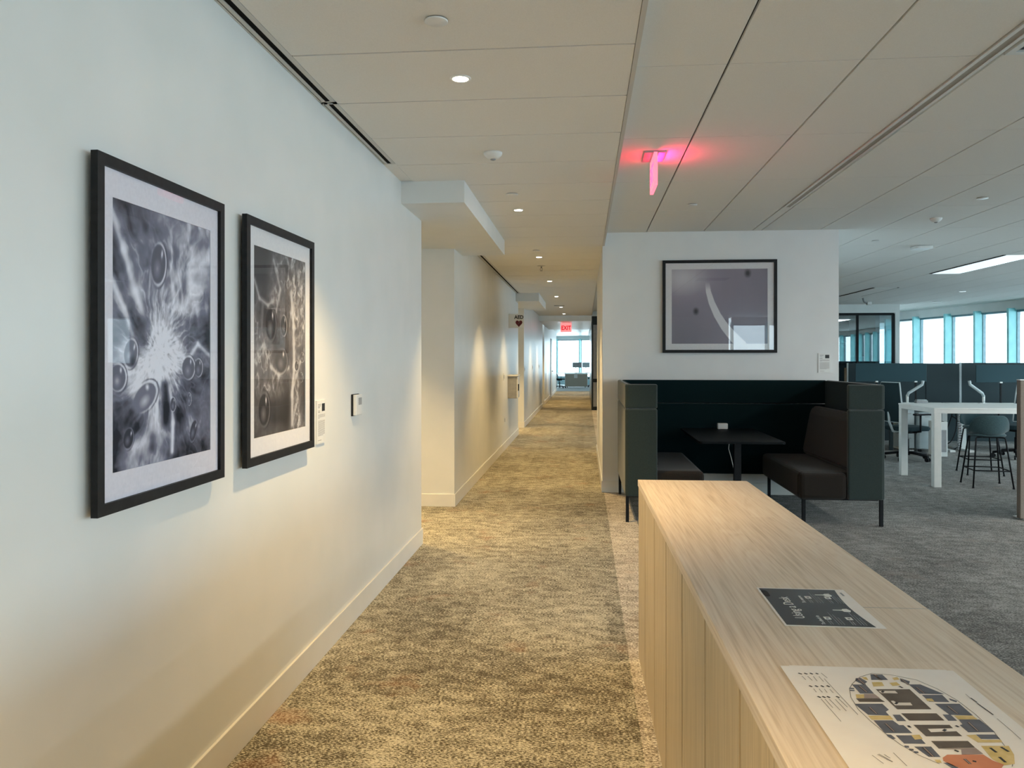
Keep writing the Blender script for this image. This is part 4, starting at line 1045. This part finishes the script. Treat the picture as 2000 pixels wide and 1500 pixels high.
def desk_screen(label, x0, x1, y, z0, z1):
    t = thing('desk_screen', label, 'desk screen', (x0, y, 0), 0, None); w = x1 - x0
    obj('panel', box(B(), 0, w, 0, .025, z0, z1, .004, 1), M['screen_l'], t)
    for q in (.3, .85):
        bm = B(); box(bm, w * q - .02, w * q + .02, -.008, .033, z0 - .01, z0 + .012); obj('clamp', bm, M['white_m'], t); obj('bracket', box(B(), w * q - .012, w * q + .012, .002, .02, DZ, z0 - .01), M['black_m'], t)
    return t
desk_screen('teal desk screen raised above the left desks, in front of the glass room', PY(1668, 709, 13.66)[0], PY(1806, 709, 13.66)[0], 13.585, 1.085, 1.39)
desk_screen('teal desk screen at the right edge above the task chair', PY(1902, 713, 13.66)[0], PY(1902, 713, 13.66)[0] + 1.3, 13.585, 1.075, 1.36)
bb = PY(1668, 790, 13.3)[0]
t = thing('side_desk', 'shadowed workstation desk behind the booth, below the raised desk screen', 'desk', (xa - .1, 13.1, 0)); w_ = d1x0 - .04 - (xa - .1)
obj('desktop', box(B(), 0, w_, .0, .52, DZ - .03, DZ), M['screen_f'], t)
obj('modesty_panel', box(B(), 0, w_, .48, .51, .06, DZ - .031), M['screen_f'], t)
for x in (.02, w_ - .07): obj('leg', box(B(), x, x + .05, .02, .07, 0, DZ - .03), M['screen_f'], t)
def arm(label, x, y, flip=1):
    t = thing('monitor_mount', label, 'monitor arm', (x, y, DZ), 0, None)
    bm = B(); box(bm, -.07, .05, -.04, .04, 0, .018, .004); obj('base', bm, M['white_m'], t)
    bm = B(); tube(bm, [(0, 0, .018), (0, 0, .14)], .022); obj('post', bm, M['white_m'], t)
    bm = B(); tube(bm, [(0, 0, .12), (flip * .02, 0, .17), (flip * .22, -.03, .31), (flip * .23, -.03, .37)], .024); obj('arm', bm, M['ped'], t)
    return t
arm('white monitor arm rising to the right on the left desk', PY(1772, 780, 13.2)[0], 13.2, 1)
arm('white monitor arm rising to the left on the right desk', PY(1921, 782, 13.2)[0], 13.2, -1)
p = PY(1799, 781, 13.3)
t = thing('desk_telephone', 'small grey desk box on the left workstation desk', 'desk device', (p[0], 13.3, DZ))
bm = B(); box(bm, -.09, .09, -.05, .05, 0, .05, .01); obj('body', bm, M['grey_p'], t)
bm = B(); box(bm, -.075, .075, -.04, .04, .05, .062, .004); obj('lid', bm, M['ped'], t)
# pedestals
def pedestal(label, x0, x1, y0, y1, z1, fronts, m, cast=True):
    t = thing('storage_pedestal', label, 'storage unit', (x0, y0, 0), 0, None); w, d_ = x1 - x0, y1 - y0
    obj('body', box(B(), 0, w, 0, d_, .05, z1, .004, 1), m, t)
    for k in range(fronts):
        h = (z1 - .08) / fronts; dr = obj('drawer', box(B(), .008, w - .008, -.014, -.001, .06 + k * h, .055 + (k + 1) * h, .002, 1), m, t)
        obj('handle', box(B(), w * .35, w * .65, -.024, -.014, .055 + (k + 1) * h - .04, .055 + (k + 1) * h - .03), M['grey_p'], dr)
    for x in (.04, w - .04):
        obj('caster', cyl(B(), (x, .05, .025), (x, .08, .025), .025), M['black_m'], t)
x0, x1 = PY(1769, 800, 12.95)[0], PY(1786, 800, 12.95)[0]
pedestal('narrow pale drawer pedestal under the left end of the left desk', x0 - .03, x1, 12.95, 13.45, .66, 3, M['ped'])
x0, x1 = PY(1797, 830, 12.8)[0], PY(1829, 830, 12.8)[0]
pedestal('wide pale cabinet beneath the left desk, partly behind a table leg', x0, x1, 12.85, 13.4, .62, 1, M['ped'])
x0, x1 = PY(1833, 850, 12.3)[0], PY(1851, 850, 12.3)[0]
t = thing('recycling_bin', 'low white-framed bin with grey front beside the high table leg', 'bin', (x0, 12.3, 0)); w = x1 - x0
bm = B(); box(bm, 0, w, 0, .35, 0, .52, .004, 1); obj('body', bm, M['white_m'], t)
bm = B(); box(bm, .012, w - .02, -.006, 0, .07, .40); obj('front_panel', bm, M['grey_p'], t)
bm = B(); box(bm, .03, w - .03, .04, .31, .5205, .524); obj('opening', bm, M['dark'], t)
# cable spine and cables
p = PY(1874, 840, 13.0)
t = thing('cable_spine', 'grey segmented cable spine hanging beneath the workstation desks', 'cable spine', (p[0], 13.0, 0))
bm = B()
for k in range(18): box(bm, -.025, .025, -.02, .02, .03 + k * .038, .055 + k * .038, .003, 1)
tube(bm, [(0, 0, .01), (0, 0, .70)], .008); obj('link', bm, M['grey_p'], t)
for k in range(3):
    a = random.uniform(-.1, .1); x = p[0] - .08 - .05 * k
    pts = [(x + .12 * math.sin(q * 3.1 + k), 13.05 + .03 * math.cos(q * 4), .55 - .5 * q + .06 * math.sin(q * 6 + k)) for q in np.linspace(0, 1, 14)]
    tag(obj('cable', tube(B(), pts, .008, 6), M['black_m']), 'black loose cable tangled beside the cable spine', 'cable', 'tangled desk cables')

# ------------------------------------------------------------------ glass room beyond
t = thing('window_40', '', '', (6.0, 20.5, 0)); del t['label']; del t['category']; t['kind'] = 'structure'
gw = 1.70; zh = 2.60
bm = B(); box(bm, -2.4, gw, -.03, .03, zh - .04, zh + .02); box(bm, gw - .04, gw + .02, -.03, .03, 0, zh); box(bm, .80, .85, -.03, .03, 0, zh - .04); box(bm, -2.4, -2.35, -.03, .03, 0, zh); box(bm, -2.4, gw, -.03, .03, 0, .06)
obj('window_frame', bm, M['black_m'], t)
bm = B(); box(bm, -2.35, .80, -.006, .006, .06, zh - .04); obj('pane', bm, M['roomglass'], t)
bm = B(); box(bm, .85, gw - .04, -.006, .006, .06, zh - .04); obj('pane', bm, M['roomglass'], t)
struct('wall_far_header', box(B(), 3.6, 7.84, 20.47, 20.62, zh + .021, ZR), M['wall'])
struct('wall_far_pier', box(B(), 7.73, 7.84, 20.47, 20.62, 0, zh + .021), M['wall'])
struct('wall_far_navy', box(B(), 3.4, 7.3, 22.6, 22.75, 0, ZR), M['navy'])
struct('wall_far_side', box(B(), 3.2, 3.6, 20.5, 31, 0, ZR), M['navy'])
struct('wall_far_partition', box(B(), 7.32, 7.42, 20.65, 24, 0, ZR), M['wall'])
t = thing('framed_photograph', 'dark photograph with white border on the navy wall of the glass room', 'framed picture', (6.35, 22.6, 1.35))
obj('frame', box(B(), 0, .95, -.03, -.001, 0, .58, .003, 1), M['matboard'], t)
obj('print', box(B(), .08, .87, -.034, -.03, .08, .50), noise_tint(mat('dark_print', rough=.5), (.004, .008, .012), (.12, .16, .18), ns=7, lo=.5, hi=.85), t)
t = thing('storage_box', 'small pale box standing inside the glass room', 'box', (6.95, 21.2, 0))
bm = B(); box(bm, 0, .3, 0, .3, .0, 1.52, .01); obj('body', bm, M['ped'], t)
bm = B(); box(bm, -.01, .31, -.01, .31, 1.52, 1.56, .004); obj('lid', bm, M['white'], t)
t = thing('cabinet', 'low pale cabinet edge seen between the white end wall and desk screen', 'cabinet', (6.35, 19.6, 0))
bm = B(); box(bm, 0, .2, 0, .4, 0, 1.25, .004); obj('body', bm, M['beige_p'], t)
bm = B(); box(bm, .01, .19, -.015, -.001, .05, 1.2, .002); obj('door', bm, M['beige_p'], t)

# ------------------------------------------------------------------ furniture at the far end of the corridor
t = thing('mobile_storage', 'beige storage panel with white label at the far end of the corridor', 'storage unit', (PY(1104, 740, 41)[0], 41, 0)); w = 1.13
obj('body', box(B(), 0, w, 0, .45, .05, .70, .006), M['beige_p'], t)
bm = B(); box(bm, -.03, 0, -.01, .46, .03, .73); box(bm, w, w + .03, -.01, .46, .03, .73); box(bm, -.03, w + .03, -.01, .46, .70, .73); obj('frame', bm, M['white_m'], t)
obj('label_plate', box(B(), w * .40, w * .56, -.006, -.001, .50, .68), M['white'], t)
for x in (.1, w - .1): obj('caster', cyl(B(), (x, .1, .025), (x, .14, .025), .025), M['black_m'], t)
t = thing('far_desk', 'white desk behind the beige storage panel at the corridor end', 'desk', (-1.6, 42.6, 0))
obj('desktop', box(B(), 0, 3.4, 0, .8, .71, .74), M['white_m'], t)
for x in (.05, 3.25): obj('leg', box(B(), x, x + .1, .2, .6, 0, .71), M['white_m'], t)
for lb, px0, px1, z0, z1, yy in (('dark monitor on the far desk at the corridor end, left one', 1118, 1136, 1.02, 1.30, 43.0), ('blue-grey monitor on the far desk at the corridor end, right one', 1137, 1156, 1.02, 1.30, 43.1)):
    xA, xB = PY(px0, 715, yy)[0], PY(px1, 715, yy)[0]
    t = thing('monitor', lb, 'monitor', ((xA + xB) / 2, yy, .74)); hw_ = (xB - xA) / 2
    obj('screen', box(B(), -hw_, hw_, 0, .03, z0 - .74, z1 - .74, .004), M['ped'] if 'left' not in lb else M['grey_p'], t)
    bm = B(); tube(bm, [(0, .04, .02), (-.12, .04, .14), (.0, .04, .42)], .018); box(bm, -.1, .1, -.03, .1, 0, .015); obj('stand', bm, M['white_m'], t)
p = PY(1093, 760, 40.3); dup(ch, (p[0], p[1], 0), math.radians(-70), 'dark task chair left of the beige storage panel at the corridor end')
p = PY(1158, 760, 41.9); dup(ch, (p[0], p[1], 0), math.radians(60), 'dark task chair right of the beige storage panel at the corridor end')

# ------------------------------------------------------------------ window wall
FP = [(4.8, -9.1), (8.2, -9.1), (11.0, -7.2), (12.4, -3.0), (12.9, 2.0), (12.5, 7.0), (11.55, 12.25), (10.55, 17.25), (9.70, 21.85), (8.90, 25.85), (7.4, 31), (5.4, 37), (3.4, 42), (1.2, 45.6), (-1.6, 46.8), (-6.6, 46.8)]
pts = []
for a, b_ in zip(FP[:-1], FP[1:]):
    a, b_ = Vector((*a, 0)), Vector((*b_, 0)); n = max(1, round((b_ - a).length / 1.22))
    for k in range(n): pts.append(a.lerp(b_, k / n))
pts.append(Vector((*FP[-1], 0)))
wn = 0; SIL, HD = .42, 2.62
wb = B(); sb = B(); hb = B()
for i in range(len(pts) - 1):
    a, b_ = pts[i], pts[i + 1]; d = (b_ - a).normalized(); nrm = Vector((-d.y, d.x, 0))   # inward normal
    if i < len(pts) - 1: pass
    wn += 1
    L_ = (b_ - a).length
    ang = math.atan2(d.y, d.x)
    t = thing('window_%d' % wn, '', '', (a.x, a.y, 0), ang); del t['label']; del t['category']; t['kind'] = 'structure'
    bm = B(); box(bm, 0, .05, -.06, .02, SIL, HD); box(bm, L_ - .05, L_, -.06, .02, SIL, HD); box(bm, .05, L_ - .05, -.06, .02, SIL, SIL + .05); box(bm, .05, L_ - .05, -.06, .02, HD - .05, HD)
    obj('window_frame', bm, M['mull'], t)
    bm = B(); box(bm, .05, L_ - .05, -.03, -.026, SIL + .05, HD - .05); obj('pane', bm, M['glass'], t)
    # inward fin, spandrel, header
    bm = B(); box(bm, -.035, .035, .02, .22, .0, HD + .04); f_ = obj('trim_%d' % (20 + wn), bm, M['fin']); f_.location = (a.x, a.y, 0); f_.rotation_euler = (0, 0, ang); f_['kind'] = 'structure'
    for lst, z0, z1, y0, y1 in ((sb, 0, SIL, -.06, .10), (hb, HD, ZR + .1, -.06, .06)):
        q = [a + nrm * y0, b_ + nrm * y0, b_ + nrm * y1, a + nrm * y1]
        prism(lst, [(v.x, v.y) for v in q], z0, z1)
struct('wall_right_sill', sb, M['sill']); struct('wall_right_header', hb, M['wall'])
struct('wall_far_left', box(B(), -6.8, -6.6, 36, 47, 0, 2.95), M['wall'])
struct('wall_far_left_near', box(B(), -6.8, -3.2, 36.1, 36.3, 0, 2.95), M['wall'])
# daylight portals across the window wall
for a, b_ in zip(FP[:-1], FP[1:]):
    a, b_ = Vector((*a, 0)), Vector((*b_, 0)); d = (b_ - a); n = Vector((-d.y, d.x, 0)).normalized(); mid = (a + b_) / 2 - n * .10
    l = light('window_portal', 'AREA', (mid.x, mid.y, (SIL + HD) / 2), (1, 1, 1), 1, None, shape='RECTANGLE', size=d.length, size_y=HD - SIL)
    l.data.cycles.is_portal = True
    l.rotation_euler = n.to_track_quat('-Z', 'Z').to_euler()

# even pale-blue sky outside the windows
W_ = bpy.data.worlds.new('sky'); SC.world = W_; W_.use_nodes = True
bg = W_.node_tree.nodes['Background']; bg.inputs['Color'].default_value = (.72, .91, 1.0, 1); bg.inputs['Strength'].default_value = 5.0
